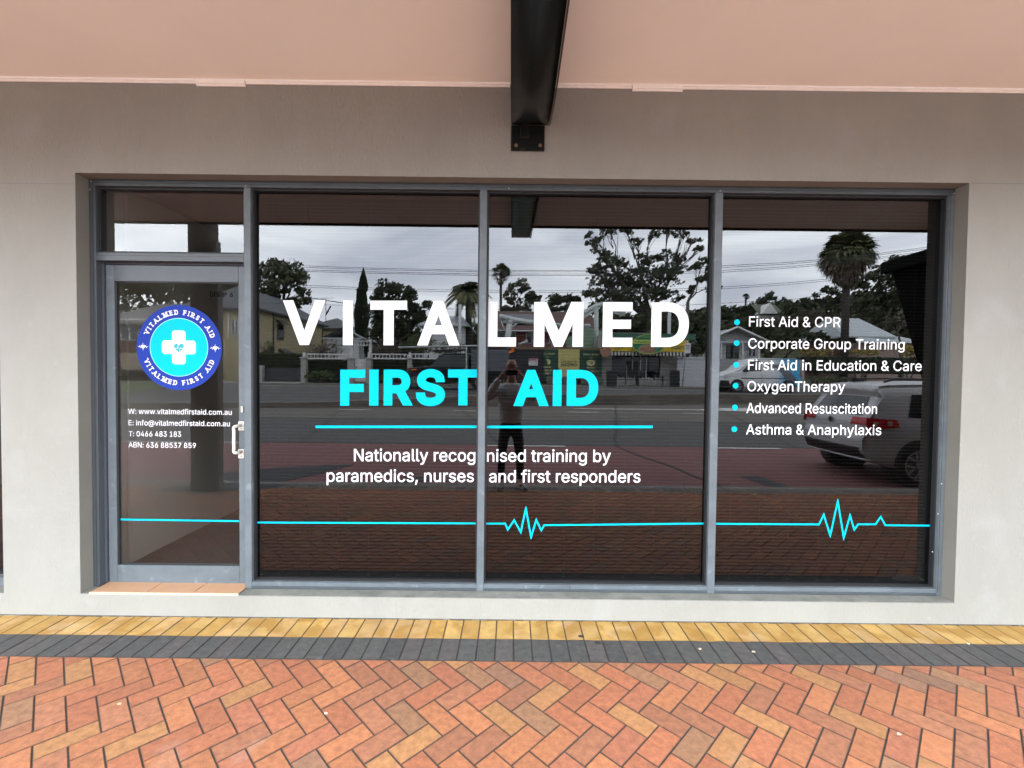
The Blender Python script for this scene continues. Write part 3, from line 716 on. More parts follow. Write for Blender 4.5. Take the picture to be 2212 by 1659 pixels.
b = MB(); ribbon(b, [gp(*q8(500, 1321), VD), gp(*q8(1815, 1340), VD)], tk, VD); b.build('line', M_cyan, hb)
b = MB(); ribbon(b, [gp(1027, 2090), gp(1907, 2093.6)], tk); b.build('line', M_cyan, hb)
b = MB(); ribbon(b, [q9(98, 355), q9(297, 355), q9(322, 413), q9(385, 322), q9(450, 438), q9(500, 205), q9(551, 487), q9(602, 320), q9(652, 420), q9(680, 371), q9(1700, 360), q9(2262, 354)], tk); b.build('line', M_cyan, hb)
b = MB(); ribbon(b, [gp(*q6(*p)) for p in ((127, 1451), (993, 1456), (1033, 1375), (1087, 1548), (1150, 1262), (1200, 1568), (1252, 1382), (1288, 1500), (1320, 1455), (1465, 1455), (1508, 1393), (1548, 1463), (1930, 1466))], tk); b.build('line', M_cyan, hb)
# round logo
lg = thing('round_logo', 'round blue and aqua sticker with a white medical cross on the door', 'sticker', (-2.35, VD, 1.9))
c0 = gp(716.7, 1390.6, VD); R = caps(170, VD); k_ = R/671.0
def disc(name, cx, cz, r, m, Y, n=72, r_in=0):
    b = MB(); P = lambda q, a: (cx+q*math.cos(a), Y, cz+q*math.sin(a))
    if r_in:
        for k in range(n):
            a, c = 2*math.pi*k/n, 2*math.pi*(k+1)/n; b.poly([P(r_in, a), P(r, a), P(r, c), P(r_in, c)])
    else: b.poly([P(r, 2*math.pi*k/n) for k in range(n)])
    return b.build(name, m, lg)
disc('ring', c0[0], c0[1], R, M_navy, VD, r_in=455*k_*.99)
cc = (c0[0]-3*k_, c0[1]+5*k_)
disc('disc', cc[0], cc[1], 455*k_, M_aqua, VD-.0003); disc('disc_edge', cc[0], cc[1], 459*k_, mat('pale_aqua_vinyl', (.35, .8, .9), .45), VD-.0005, r_in=452*k_)
def cross(hw, hl, r, cx, cz):
    P = []
    def arc(ax, az, s, e, rr):
        for k in range(7): a = s+(e-s)*k/6; P.append((ax+rr*math.cos(a), az+rr*math.sin(a)))
    pi = math.pi; q = r*.25
    arc(cx+hl-r, cz+hw-r, 0, pi/2, r); P.append((cx+hw, cz+hw)); arc(cx+hw-r, cz+hl-r, 0, pi/2, r); arc(cx-hw+r, cz+hl-r, pi/2, pi, r); P.append((cx-hw, cz+hw)); arc(cx-hl+r, cz+hw-r, pi/2, pi, r)
    arc(cx-hl+r, cz-hw+r, pi, 1.5*pi, r); P.append((cx-hw, cz-hw)); arc(cx-hw+r, cz-hl+r, pi, 1.5*pi, r); arc(cx+hw-r, cz-hl+r, 1.5*pi, 2*pi, r); P.append((cx+hw, cz-hw)); arc(cx+hl-r, cz-hw+r, 1.5*pi, 2*pi, r)
    return P
def fillpoly(name, P, m, Y, parent=lg):
    b = MB()
    for q in fill(P): b.poly([(x, Y, z) for x, z in q])
    return b.build(name, m, parent)
xc = (c0[0]-4*k_, c0[1]+5*k_)
fillpoly('cross', [cross(107*k_, 266*k_, 48*k_, *xc)], mat('pale_cyan_vinyl', (.62, .85, .87), .45), VD-.0006)
fillpoly('cross_outline', [cross(93*k_, 252*k_, 38*k_, *xc)], mat('slate_teal_vinyl', (.10, .25, .30), .45), VD-.0008)
fillpoly('cross_face', [cross(87*k_, 246*k_, 33*k_, *xc)], M_white, VD-.0010)
def heart(cx, cz, s):
    P = []
    for k in range(40):
        t = 2*math.pi*k/40; P.append((cx+s*16*math.sin(t)**3/16, cz+s*(13*math.cos(t)-5*math.cos(2*t)-2*math.cos(3*t)-math.cos(4*t))/15))
    return P
hcn = (xc[0]+2*k_, xc[1]-5*k_)
fillpoly('heart', [heart(hcn[0], hcn[1], 80*k_)], M_teal, VD-.0012)
def rib(name, P, t, m, Y):
    b = MB(); ribbon(b, P, t, Y); return b.build(name, m, lg)
K = lambda x, z: (hcn[0]+x*k_, hcn[1]+z*k_)
rib('pulse', [K(-200, -8), K(-160, -8), K(-145, 30), K(-128, -45), K(-112, -8), K(-80, -8)], 6*k_, M_teal, VD-.0012); rib('pulse', [K(84, -8), K(120, -8), K(140, 30), K(152, -50), K(165, -8), K(195, -8)], 6*k_, M_teal, VD-.0012)
rib('pulse', [K(-3, 60), K(-3, 140)], 6*k_, M_teal, VD-.0012); rib('pulse', [K(3, -60), K(3, -135)], 6*k_, M_teal, VD-.0012)
rib('heart_pulse', [K(-80, -8), K(-14, -8), K(-14, 52)], 7*k_, M_white, VD-.0014); rib('heart_pulse', [K(84, -8), K(14, -8), K(14, -60)], 7*k_, M_white, VD-.0014)
for sx in (-1, 1):
    hx2, hz2 = c0[0]+sx*568*k_, c0[1]+(8 if sx < 0 else -2)*k_
    fillpoly('small_heart', [heart(hx2, hz2, 36*k_)], M_white, VD-.0004)
    rib('small_pulse', [(hx2-82*k_, hz2), (hx2-60*k_, hz2), (hx2-52*k_, hz2+18*k_), (hx2-44*k_, hz2-16*k_), (hx2-34*k_, hz2), (hx2+34*k_, hz2), (hx2+44*k_, hz2+18*k_), (hx2+52*k_, hz2-16*k_), (hx2+60*k_, hz2), (hx2+82*k_, hz2)], 6*k_, M_white, VD-.0005)
    rib('small_pulse', [(hx2, hz2+60*k_), (hx2, hz2-60*k_)], 6*k_, M_white, VD-.0007)
SERIF = {'V': [(0, 1), (1, 1)], 'I': [(.5, 0), (.5, 1)], 'T': [(.5, 0)], 'A': [(0, 0), (1, 0)], 'L': [(.12, 1), (.12, 0)], 'M': [(.08, 0), (.92, 0), (.08, 1), (.92, 1)], 'E': [(.1, 0), (.1, 1)], 'D': [(.1, 0), (.1, 1)], 'F': [(.15, 0), (.1, 1)], 'R': [(.12, 0), (.92, 0), (.1, 1)], 'S': []}
WID = {'V': 62, 'I': 30, 'T': 58, 'A': 64, 'L': 50, 'M': 76, 'E': 52, 'D': 60, 'F': 50, 'R': 60, 'S': 50}
LC = {}
def slab(chh):
    if chh in LC: return LC[chh]
    T = [[(0, 0), (1, 0), (1, 1), (0, 1)]] if chh == 'I' else textgeo(chh, .03, True, 3)
    bb = bounds(T); T = [[((x-bb[0])/(bb[1]-bb[0]), (y-bb[2])/(bb[3]-bb[2])) for x, y in q] for q in T]; LC[chh] = T; return T
def ringtext(txt, a0, a1, rad, top):
    chars = [(c, WID.get(c, 34)) for c in txt]; tot = sum(w2 for _, w2 in chars)+6*(len(chars)-1); mb = MB(); pos = 0
    for c, wd in chars:
        mid = (pos+wd/2)/tot; ang = a0+(a1-a0)*mid; pos += wd+6
        if c == ' ': continue
        H = 78*k_; Wd = wd*k_*.92; core = .42 if c == 'I' else 1
        rot = ang-math.pi/2 if top else ang+math.pi/2
        def tr(x, y):
            lx, ly = (x-.5)*Wd, (y-.5)*H; X_ = lx*math.cos(rot)-ly*math.sin(rot); Z_ = lx*math.sin(rot)+ly*math.cos(rot)
            return (c0[0]+rad*math.cos(ang)+X_, c0[1]+rad*math.sin(ang)+Z_)
        quads = [[(.5+(x-.5)*core, y) for x, y in q] for q in slab(c)]
        for q in quads: mb.poly([(tr(x, y)[0], VD-.0004, tr(x, y)[1]) for x, y in q])
        for sx, sy in SERIF[c]:
            hw = .30 if c not in 'IT' else (.48 if c == 'I' else .26); y0 = 0 if sy == 0 else .82; y1 = y0+.18
            q = [(sx-hw, y0), (sx+hw, y0), (sx+hw, y1), (sx-hw, y1)]; mb.poly([(tr(x, y)[0], VD-.0006, tr(x, y)[1]) for x, y in q])
    mb.build('ring_text', M_white, lg)
ringtext('VITALMED FIRST AID', math.radians(159), math.radians(16), 556*k_, True)
ringtext('VITALMED FIRST AID', math.radians(199), math.radians(341), 556*k_, False)

# neighbouring shopfront on the left
ns = thing('neighbour_shopfront', 'grey frame and dark glass of the next shop, a sliver at the picture edge', 'shopfront', (-6.3, FY, Z0))
b = MB(); b.box(XL-.06, XL-.001, FY, FY+.08, Z0+.002, Z1-.002); b.box(XLL+.001, XL-.061, FY, FY+.08, Z0+.002, Z0+.06); b.box(XLL+.001, XL-.061, FY, FY+.08, Z1-.06, Z1-.002); b.build('frame', M_alu2, ns)
b = MB(); b.box(XLL+.001, XL-.061, GY, GY+.006, Z0+.061, Z1-.061); b.build('glass', mat('dark_neighbour_glass', (.008, .008, .009), .03), ns)

# ------------------------------------------------------------------ awning and its beam
aw = thing('awning', 'wide flat street awning with a pink plaster soffit', 'awning', (0, -1.3, SOF))
EY = -2.62
b = MB(); b.box(-14, 14, EY, -.0005, SOF, SOF+.02); b.build('soffit', M_soffit, aw)
b = MB(); b.box(-14, 14, EY-.02, EY-.001, SOF-.03, SOF+.25, bev=.004); b.build('fascia', mat('dark_fascia', (.05, .045, .045), .5), aw)
b = MB(); b.box(-14, 14, EY, -.0005, SOF+.021, SOF+.22); b.build('roof_deck', mat('grey_deck', (.3, .3, .3), .8), aw)
for x in (-3.9, 5.3):
    b = MB(); b.box(x-.0015, x+.0015, EY, -.04, SOF-.0008, SOF+.001); b.build('sheet_joint', mat('joint_line', (.60, .53, .48), .8), aw)
def bead(xa, xb, dz, nm):
    b = MB(); n = 6; z0 = SOF-.022-dz; pr = [(-.0005, z0), (-.008, z0), (-.011, z0+.008), (-.018, z0+.011), (-.021, z0+.019), (-.022, SOF-.0005), (-.0005, SOF-.0005)]
    for xx in (0,):
        A = [b.vert((xa, y, z)) for y, z in pr]; B = [b.vert((xb, y, z)) for y, z in pr]
        for i in range(len(pr)): j = (i+1) % len(pr); b.face((A[i], B[i], B[j], A[j]))
        b.face(A[::-1]); b.face(B)
    return b.build(nm, M_bead, aw)
ca, cb = U(421, 187, -.02).x, U(528, 190, -.02).x; cc_, cd_ = U(1367, 200, -.02).x, U(1476, 204, -.02).x
bead(-12, ca-.002, 0, 'bead'); bead(ca, cb, .016, 'joint_cover'); bead(cb+.002, -.03, 0, 'bead'); bead(.25, cc_-.002, 0, 'bead'); bead(cc_, cd_, .016, 'joint_cover'); bead(cd_+.002, 12, 0, 'bead')
bm_ = thing('awning_beam', 'dark glossy curved steel beam carrying the awning', 'beam', (.1, -.01, 3.3))
bx0 = U(1104, 280, 0).x; bx1 = bx0+.2417
prof = [(-.012, 3.305), (-.05, 3.300), (-.12, 3.262), (-.28, 3.236), (-.45, 3.224), (-.62, 3.228), (-.8, 3.242), (-1.0, 3.262), (-1.3, 3.29), (-1.7, 3.325), (-2.1, 3.36), (-2.56, 3.40)]
b = MB(); b.smooth = False
lo = [(b.vert((bx0, y, z)), b.vert((bx1, y, z)), b.vert((bx0, y, SOF-.001)), b.vert((bx1, y, SOF-.001))) for y, z in prof]
for p, q in zip(lo, lo[1:]):
    b.smooth = True; b.face((p[0], p[1], q[1], q[0])); b.smooth = False
    b.face((p[0], q[0], q[2], p[2])); b.face((p[1], p[3], q[3], q[1]))
b.face((lo[0][0], lo[0][2], lo[0][3], lo[0][1])); b.face((lo[-1][0], lo[-1][1], lo[-1][3], lo[-1][2]))
b.build('beam_body', M_steel, bm_)
b = MB()
for p, q in zip(prof, prof[1:]):
    b.poly([(bx1+.0005, p[0], p[1]-.006), (bx1+.010, p[0], p[1]-.006), (bx1+.010, q[0], q[1]-.006), (bx1+.0005, q[0], q[1]-.006)]); b.poly([(bx1+.010, p[0], p[1]-.006), (bx1+.010, p[0], p[1]+.004), (bx1+.010, q[0], q[1]+.004), (bx1+.010, q[0], q[1]-.006)])
b.build('edge_flange', mat('brown_edge_paint', (.035, .022, .018), .4), bm_)
pz0 = U(1140, 326, -.01).z; px1 = U(1176.5, 300, -.01).x
b = MB(); b.box(bx0, px1, -.011, -.0005, pz0, 3.304, bev=.002); pp = b.build('end_plate', M_steel, bm_)
b = MB(); sx0, sx1 = U(1124, 290, -.03).x, U(1143, 290, -.03).x; zz = U(1130, 300, -.03).z; b.box(sx0, sx1, -.05, -.0115, zz, 3.303, bev=.003); b.build('tube_stub', M_steel, bm_)
for px in (1115, 1167):
    p = U(px, 314.5, -.012); b = MB(); b.cyl((p.x, -.0116, p.z), .012, -.006, 'y', 6); b.cyl((p.x, -.0176, p.z), .006, -.012, 'y', 8); b.build('bolt', M_bolt, bm_)

# ================================================================== ACROSS THE STREET (seen in the glass)
def foliage(mb, c, rx, ry, rz, n, size, lumps=9, seed=None, flat=1.0, cols=None):
    """a lumpy cloud of small leaf faces"""
    c = Vector(c); L_ = []
    for k in range(lumps):
        d = Vector((rnd.gauss(0, 1), rnd.gauss(0, 1), rnd.gauss(0, 1))).normalized()*rnd.uniform(.35, .8)
        L_.append((Vector((c.x+d.x*rx, c.y+d.y*ry, c.z+d.z*rz)), rnd.uniform(.28, .5)))
    for k in range(n):
        lc_, lr = L_[rnd.randrange(lumps)]; d = Vector((rnd.gauss(0, 1), rnd.gauss(0, 1), rnd.gauss(0, 1))).normalized()*(rnd.random()**.4)
        p = lc_+Vector((d.x*rx*lr, d.y*ry*lr, d.z*rz*lr*flat))
        s = size*rnd.uniform(.5, 1.3); a = Vector((rnd.gauss(0, 1), rnd.gauss(0, 1), rnd.gauss(0, 1)*.6)).normalized(); b2 = a.orthogonal().normalized()
        q = a.cross(b2)*s*.5; b2 = b2*s
        mb.poly([p-b2, p+q, p+b2, p-q], rnd.choice(cols) if cols else None)
LEAF = {'dark': [(.030, .042, .016), (.040, .052, .018), (.024, .034, .014), (.05, .060, .022)], 'olive': [(.055, .062, .022), (.07, .075, .028), (.042, .05, .02), (.035, .042, .018)],
        'green': [(.055, .085, .022), (.07, .10, .028), (.04, .065, .018)], 'brown': [(.07, .055, .035), (.09, .07, .045), (.05, .045, .025)], 'yellow': [(.30, .21, .03), (.24, .17, .03), (.12, .12, .03), (.36, .27, .05)],
        'hedge': [(.022, .034, .014), (.03, .045, .017), (.018, .026, .012)], 'palm': [(.08, .09, .035), (.06, .07, .028), (.11, .11, .05)], 'dead': [(.12, .09, .06), (.09, .07, .045), (.15, .115, .075)]}
M_leaf = mat('leaf', (.05, .06, .02), .7, .15, 3, attr='Col')
M_bark = mat('grey_bark', (.11, .095, .08), .9, .4, 3, .6, 12, stretch=(2, 2, .5))
M_dkbark = mat('dark_bark', (.05, .042, .035), .9, .4, 3, .6, 12)
def limb(mb, a, b_, r0, r1, wob=.08, n=5):
    a, b_ = Vector(a), Vector(b_); d = (b_-a).length; P = []
    for k in range(n+1):
        t = k/n; p = a.lerp(b_, t); k2 = math.sin(math.pi*t)*wob*d
        P.append(p+Vector((rnd.uniform(-1, 1)*k2*.5, rnd.uniform(-1, 1)*k2*.5, k2*.6*(1 if b_.z > a.z else -1))))
    mb.tube(P, [r0+(r1-r0)*k/n for k in range(n+1)], 6)
def tree(name, label, Z, base, clumps, kind='dark', leaf=.22, dens=1.0, tr=.3, bark=M_dkbark, cat='tree', group=None, fork=.45, twigs=0, depth=.8, flat=1.0):
    bp = RP(base[0], base[1], Z); gzz = hill(bp.x, Z)-.1; o = thing(name, label, cat, (bp.x, bp.y, gzz), group)
    cen = [RP(px, py, Z)+Vector((0, rnd.uniform(-1, 1)*depth*rx*Z/997, 0)) for px, py, rx, ry in clumps]
    top = max(c.z for c in cen); lo_ = min(c.z for c in cen); fz = gzz+(lo_-gzz)*fork+.5
    tb = MB(); f0 = Vector((bp.x+rnd.uniform(-.2, .2), bp.y, fz)); tb.tube([(bp.x, bp.y, gzz-.3), (bp.x, bp.y, gzz+.4), tuple(f0)], [tr*1.25, tr, tr*.8], 8)
    fb = MB()
    K_ = max(1, min(6, len(cen)//3)); ctr = [Vector(c) for c in sorted(cen, key=lambda v: v.x)[::max(1, len(cen)//K_)]][:K_]; asg = [0]*len(cen)
    for _ in range(6):
        asg = [min(range(len(ctr)), key=lambda q: (ctr[q]-c).length) for c in cen]
        for q in range(len(ctr)):
            mem = [c for c, a in zip(cen, asg) if a == q]
            if mem: ctr[q] = sum(mem, Vector())/len(mem)
    sub = [f0.lerp(q, .62)+Vector((0, 0, -.08*(q-f0).length)) for q in ctr]
    for q in sub: limb(tb, f0, q, tr*.55, tr*.3, .10)
    for ci, (c, (px, py, rx, ry)) in enumerate(zip(cen, clumps)):
        k = Z/997; f1 = sub[asg[ci]]; limb(tb, f1, c, tr*.24, tr*.07, .10)
        for q in range(twigs):
            e = c+Vector((rnd.uniform(-1, 1)*rx*k, rnd.uniform(-1, 1)*rx*k, rnd.uniform(-.3, 1)*ry*k)); st = c.lerp(f1, rnd.uniform(.1, .7)); limb(tb, st, e, tr*.10, tr*.03, .1, 4)
        n = int(dens*rx*ry*k*k/(leaf*leaf)*17)+20; foliage(fb, c, rx*k*1.34, rx*k, ry*k*1.30, n, leaf, max(6, int(rx*ry/60)), flat=flat, cols=LEAF[kind])
    tb.build('trunk', bark, o); fb.build('crown', M_leaf, o); return o
TG = 'trees beyond the far side of the road'
tree('garden_tree', 'tall dark garden tree rising behind the cream house', 46, (598, 760), [(600, 572, 30, 18), (578, 592, 30, 24), (625, 590, 30, 26), (645, 612, 26, 24), (600, 622, 36, 20), (655, 640, 20, 20), (575, 640, 26, 18), (630, 652, 26, 16)], 'olive', .26, .8, .45, group=TG, twigs=3)
tree('garden_tree', 'wide shady tree hanging over the brick house at the far left', 44, (392, 760), [(262, 600, 30, 26), (310, 590, 35, 30), (365, 600, 36, 26), (420, 592, 34, 32), (470, 606, 30, 26), (505, 612, 24, 24), (335, 632, 30, 14), (440, 634, 30, 14), (280, 632, 24, 12), (500, 640, 22, 12), (390, 622, 30, 14), (310, 615, 40, 14), (470, 625, 40, 14)], 'olive', .26, .8, .3, group=TG, twigs=2)
# cypress
bp = RP(781, 760, 42); o = thing('cypress_tree', 'tall narrow dark cypress between the white gate and the palm', 'tree', (bp.x, bp.y, hill(bp.x, 42)), TG)
fb = MB(); zt = RP(781, 582, 42).z; zb_ = hill(bp.x, 42)
for k in range(9000):
    t = rnd.random()**.9; zz = zb_+.6+(zt-zb_-.6)*t; rr = .66*(1-t**5)*(.9+.1*math.sin(zz*2.1))*rnd.uniform(.55, 1.05); a = rnd.uniform(0, 6.283)
    x = bp.x+rr*math.cos(a)+(.15 if t > .8 else 0); y = bp.y+rr*math.sin(a); s = .13; fb.poly([(x-s*.4, y, zz-s), (x+s*.4*math.cos(a), y+s*.4*math.sin(a), zz), (x, y, zz+s*2), (x-s*.4*math.cos(a), y-s*.3, zz+s*.3)], rnd.choice(LEAF['hedge']))
fb.build('crown', M_leaf, o); tb = MB(); tb.tube([(bp.x, bp.y, zb_-.2), (bp.x, bp.y, zt-1)], [.2, .05], 8); tb.build('trunk', M_dkbark, o)
tree('broad_tree', 'round dense dark tree right of the cypress', 40, (850, 765), [(850, 627, 28, 20), (822, 645, 24, 22), (880, 640, 26, 22), (903, 663, 20, 18), (838, 676, 36, 30), (880, 690, 36, 30), (812, 700, 22, 36), (910, 690, 14, 16), (850, 715, 44, 26)], 'dark', .2, 1.2, .35, group=TG)
tree('broad_tree', 'small open tree right of the small fan palm', 56, (1125, 700), [(1118, 622, 22, 14), (1142, 634, 18, 14), (1100, 640, 14, 14), (1156, 650, 14, 12), (1130, 655, 24, 12)], 'olive', .26, .9, .3, group=TG, twigs=3)
tree('broad_tree', 'low dark tree above the middle of the red tiled roof', 54, (1205, 710), [(1190, 650, 22, 12), (1215, 646, 20, 11), (1240, 658, 18, 12), (1175, 662, 16, 10), (1210, 668, 36, 10), (1100, 672, 26, 14)], 'dark', .26, 1.1, .3, group=TG)
gum = [(1290, 508, 20, 13), (1318, 498, 20, 10), (1350, 503, 20, 9), (1276, 526, 14, 9), (1378, 520, 16, 9), (1408, 505, 18, 11), (1440, 498, 16, 9), (1470, 507, 18, 10), (1498, 520, 16, 10), (1508, 540, 12, 8), (1300, 552, 24, 14), (1335, 570, 30, 14), (1385, 560, 24, 12), (1432, 556, 22, 12), (1470, 556, 18, 10),
       (1284, 585, 18, 12), (1320, 602, 32, 18), (1375, 600, 34, 20), (1425, 598, 28, 18), (1278, 630, 16, 14), (1300, 655, 26, 16), (1350, 642, 34, 16), (1410, 640, 34, 14), (1462, 590, 16, 10), (1455, 640, 22, 12), (1350, 598, 60, 16), (1420, 612, 50, 16), (1330, 628, 50, 16), (1400, 580, 40, 12), (1360, 655, 50, 14), (1300, 575, 26, 12), (1450, 575, 26, 12)]
tree('eucalyptus_tree', 'very tall spreading tree with bare forked limbs behind the pie shop', 50, (1408, 760), gum, 'dark', .22, .62, .42, M_bark, group=TG, twigs=7, fork=.72)
tree('eucalyptus_tree', 'slender leaning tree right of the very tall spreading tree', 47, (1486, 750), [(1505, 572, 18, 9), (1524, 560, 16, 9), (1512, 600, 18, 10), (1535, 585, 16, 10), (1540, 620, 14, 10), (1490, 625, 12, 8)], 'dark', .22, 1, .22, M_bark, group=TG, twigs=3, fork=.8)
tree('broad_tree', 'dark understorey tree directly behind the pie shop roof', 40, (1350, 770), [(1310, 690, 26, 18), (1350, 695, 28, 20), (1395, 700, 30, 18), (1290, 668, 14, 14)], 'dark', .2, 1.2, .3, group=TG)
tree('broad_tree', 'dark understorey tree between the pie shop and the white wall', 38, (1480, 770), [(1440, 700, 28, 18), (1475, 705, 26, 24), (1510, 715, 22, 26), (1500, 745, 26, 22), (1530, 700, 18, 18)], 'dark', .2, 1.2, .3, group=TG)
tree('hill_tree', 'flat topped hillside tree left of the distant gabled house', 98, (1660, 690), [(1640, 650, 14, 8), (1665, 642, 18, 9), (1688, 652, 14, 8), (1612, 664, 16, 8), (1655, 660, 24, 8)], 'dark', .4, 1, .5, group=TG)
tree('hill_tree', 'hillside tree mass between the gabled house and the big fan palm', 88, (1740, 690), [(1715, 660, 18, 9), (1745, 652, 22, 10), (1775, 645, 18, 12), (1790, 628, 16, 9), (1812, 640, 16, 14), (1730, 676, 40, 12)], 'dark', .36, 1, .5, group=TG)
tree('broad_tree', 'huge dark tree mass right of the big fan palm', 52, (1900, 770), [(1868, 612, 22, 16), (1898, 596, 24, 18), (1925, 580, 20, 18), (1950, 570, 20, 22), (1860, 650, 30, 24), (1905, 640, 34, 30), (1945, 630, 30, 36), (1980, 620, 26, 50), (1870, 690, 26, 14), (1830, 660, 22, 18), (1930, 680, 34, 18)], 'dark', .26, 1.1, .5, group=TG)
tree('bare_tree', 'brown half bare tree in front of the hillside', 60, (1740, 745), [(1720, 690, 28, 14), (1755, 684, 28, 16), (1790, 690, 24, 18), (1700, 708, 20, 12), (1770, 712, 30, 12)], 'brown', .22, .45, .3, M_bark, group=TG, twigs=6)
tree('garden_tree', 'yellowish green tree above the white porch house', 46, (1620, 745), [(1580, 700, 20, 12), (1612, 690, 24, 14), (1645, 702, 22, 14), (1670, 716, 16, 12)], 'olive', .22, .9, .25, group=TG)
tree('garden_tree', 'dark garden tree right of the white porch house', 42, (1695, 760), [(1680, 730, 20, 16), (1710, 725, 24, 18), (1745, 732, 22, 16), (1775, 738, 18, 14)], 'dark', .2, 1.1, .25, group=TG)
tree('bare_tree', 'bare pale trunked tree in front of the light roofed house', 37, (1949, 772), [(1925, 690, 20, 8), (1965, 700, 20, 9), (1905, 700, 14, 6)], 'brown', .15, .25, .16, M_bark, group=TG, twigs=8, fork=.6)

def palm(name, label, Z, px, pyc, R_, nf, kind, trunk_r, skirt=False, pybase=770):
    c = RP(px, pyc, Z); gzz = hill(c.x, Z)-.1; o = thing(name, label, 'palm', (c.x, c.y, gzz), TG)
    tb = MB(); tb.tube([(c.x, c.y, gzz), (c.x+.05, c.y, (gzz+c.z)/2), (c.x, c.y, c.z)], [trunk_r*1.15, trunk_r, trunk_r], 10); tb.build('trunk', M_dkbark, o)
    fb = MB(); k = Z/997; R_ = R_*k
    if kind == 'date':
        for i in range(nf):
            az = rnd.uniform(0, 6.283); el = rnd.uniform(-.5, 1.25); Lr = R_*rnd.uniform(.9, 1.1); P = []
            for j in range(11):
                t = j/10; r_ = Lr*t*math.cos(el)*(1-.1*t); zz = Lr*(t*math.sin(el)-.62*t*t); P.append(Vector((c.x+r_*math.cos(az), c.y+r_*math.sin(az), c.z+zz)))
            cl = rnd.choice(LEAF['palm']); fb.tube(P, [.03]*11, 3, False, cl)
            sd_ = Vector((-math.sin(az), math.cos(az), 0))
            for j in range(1, 11):
                for m_ in range(4):
                    p = P[j-1].lerp(P[j], m_/4); ll = .19*R_*(1.15-.6*abs(j/10-.45)); dr = (P[j]-P[j-1]).normalized()
                    for sgn in (-1, 1):
                        e = p+sd_*sgn*ll*.75+dr*ll*.6+Vector((0, 0, -.25*ll)); fb.poly([p-dr*.04, p+dr*.05, e], cl)
    else:
        for i in range(nf):
            az = rnd.uniform(0, 6.283); el = rnd.uniform(-.75, 1.45) if not skirt else rnd.uniform(-.5, 1.5); st = R_*rnd.uniform(.45, .62); d = Vector((math.cos(el)*math.cos(az), math.cos(el)*math.sin(az), math.sin(el)))
            p = c+d*st; cl = rnd.choice(LEAF['palm']); fb.tube([c, p], [.025, .02], 3, False, cl); s1 = d.cross(Vector((0, 0, 1))).normalized(); u1 = s1.cross(d); fr = R_*.46
            for j in range(15):
                a = -1.9+3.8*j/14; dd = (d*math.cos(a)+s1*math.sin(a)); e = p+dd*fr*rnd.uniform(.85, 1.1)+Vector((0, 0, -.30*fr)); mm = p+dd*fr*.5+u1*.05
                w2 = dd.cross(u1).normalized()*fr*.10; fb.poly([p, mm-w2, e, mm+w2], cl)
    fb.build('crown', M_leaf, o)
    if skirt:
        sb = MB()
        for i in range(skirt):
            az = rnd.uniform(0, 6.283); t = rnd.random(); zz = c.z-R_*(.0+1.05*t); rr = R_*(.92-.72*t**1.6)*rnd.uniform(.45, 1.05); x, y = c.x+rr*math.cos(az), c.y+rr*math.sin(az); ll = R_*rnd.uniform(.15, .3); ww = .09
            sb.poly([(x-ww*math.sin(az), y+ww*math.cos(az), zz), (x+ww*math.sin(az), y-ww*math.cos(az), zz), (x+rr*.12*math.cos(az), y+rr*.12*math.sin(az), zz-ll)], rnd.choice(LEAF['dead'] if t > .25 else LEAF['palm']))
        sb.build('dead_leaves', M_leaf, o)
    return o
palm('date_palm', 'date palm with arching feather fronds left of the slim mullion', 38, 1012, 634, 62, 70, 'date', .26)
palm('fan_palm', 'small distant fan palm right of the slim mullion', 62, 1082, 588, 24, 46, 'fan', .18, 160)
palm('fan_palm', 'big fan palm with a shaggy dead skirt on the last pane', 40, 1829, 550, 58, 150, 'fan', .3, 1600)
palm('fan_palm', 'tiny fan palm on the distant skyline', 105, 1611, 641, 9, 26, 'fan', .2)
palm('date_palm', 'low feathery palm rising behind the red tiled roof', 50, 1235, 668, 34, 30, 'date', .2)

# far masses of trees closing the view
def mass(name, Z, pts, kind, leaf, dens, th=2.5, lab='far wood closing the view between the houses'):
    fb = MB()
    for i in range(len(pts)-1):
        (xa, ya), (xb, yb) = pts[i], pts[i+1]; n = int(abs(xb-xa)*Z/997*dens)
        for k in range(n):
            t = rnd.random(); px = xa+(xb-xa)*t; top = RP(px, ya+(yb-ya)*t, Z); g0 = hill(top.x, Z)
            zz = g0+(top.z-g0)*(rnd.random()**.6)+rnd.uniform(-.4, .5); y = top.y+rnd.uniform(-1, 1)*th; s = leaf*rnd.uniform(.6, 1.5)
            a = Vector((rnd.gauss(0, 1), rnd.gauss(0, 1), rnd.gauss(0, 1))).normalized(); b2 = a.orthogonal().normalized(); q = a.cross(b2)*s*.6; p = Vector((top.x, y, zz)); b2 *= s
            fb.poly([p-b2, p+q, p+b2, p-q], rnd.choice(LEAF[kind]))
    o = fb.build(name, M_leaf); o['kind'] = 'stuff'; o['label'] = lab; o['category'] = 'wood'; return o
mass('far_wood', 115, [(-300, 700), (200, 690), (560, 715), (700, 735), (900, 720), (1060, 700), (1280, 690), (1540, 670), (1600, 668), (1700, 662), (1900, 640), (2100, 620), (2500, 620)], 'dark', .9, 60, 5)
mass('far_wood', 70, [(1530, 705), (1600, 700), (1700, 695), (1850, 690), (2000, 680), (2300, 680)], 'dark', .5, 110, 4, 'wooded slope behind the white porch house and the palm')
mass('far_wood', 60, [(100, 606), (250, 612), (330, 604), (430, 610), (520, 606), (560, 650)], 'olive', .4, 100, 3, 'dense belt of trees behind the low brick house')

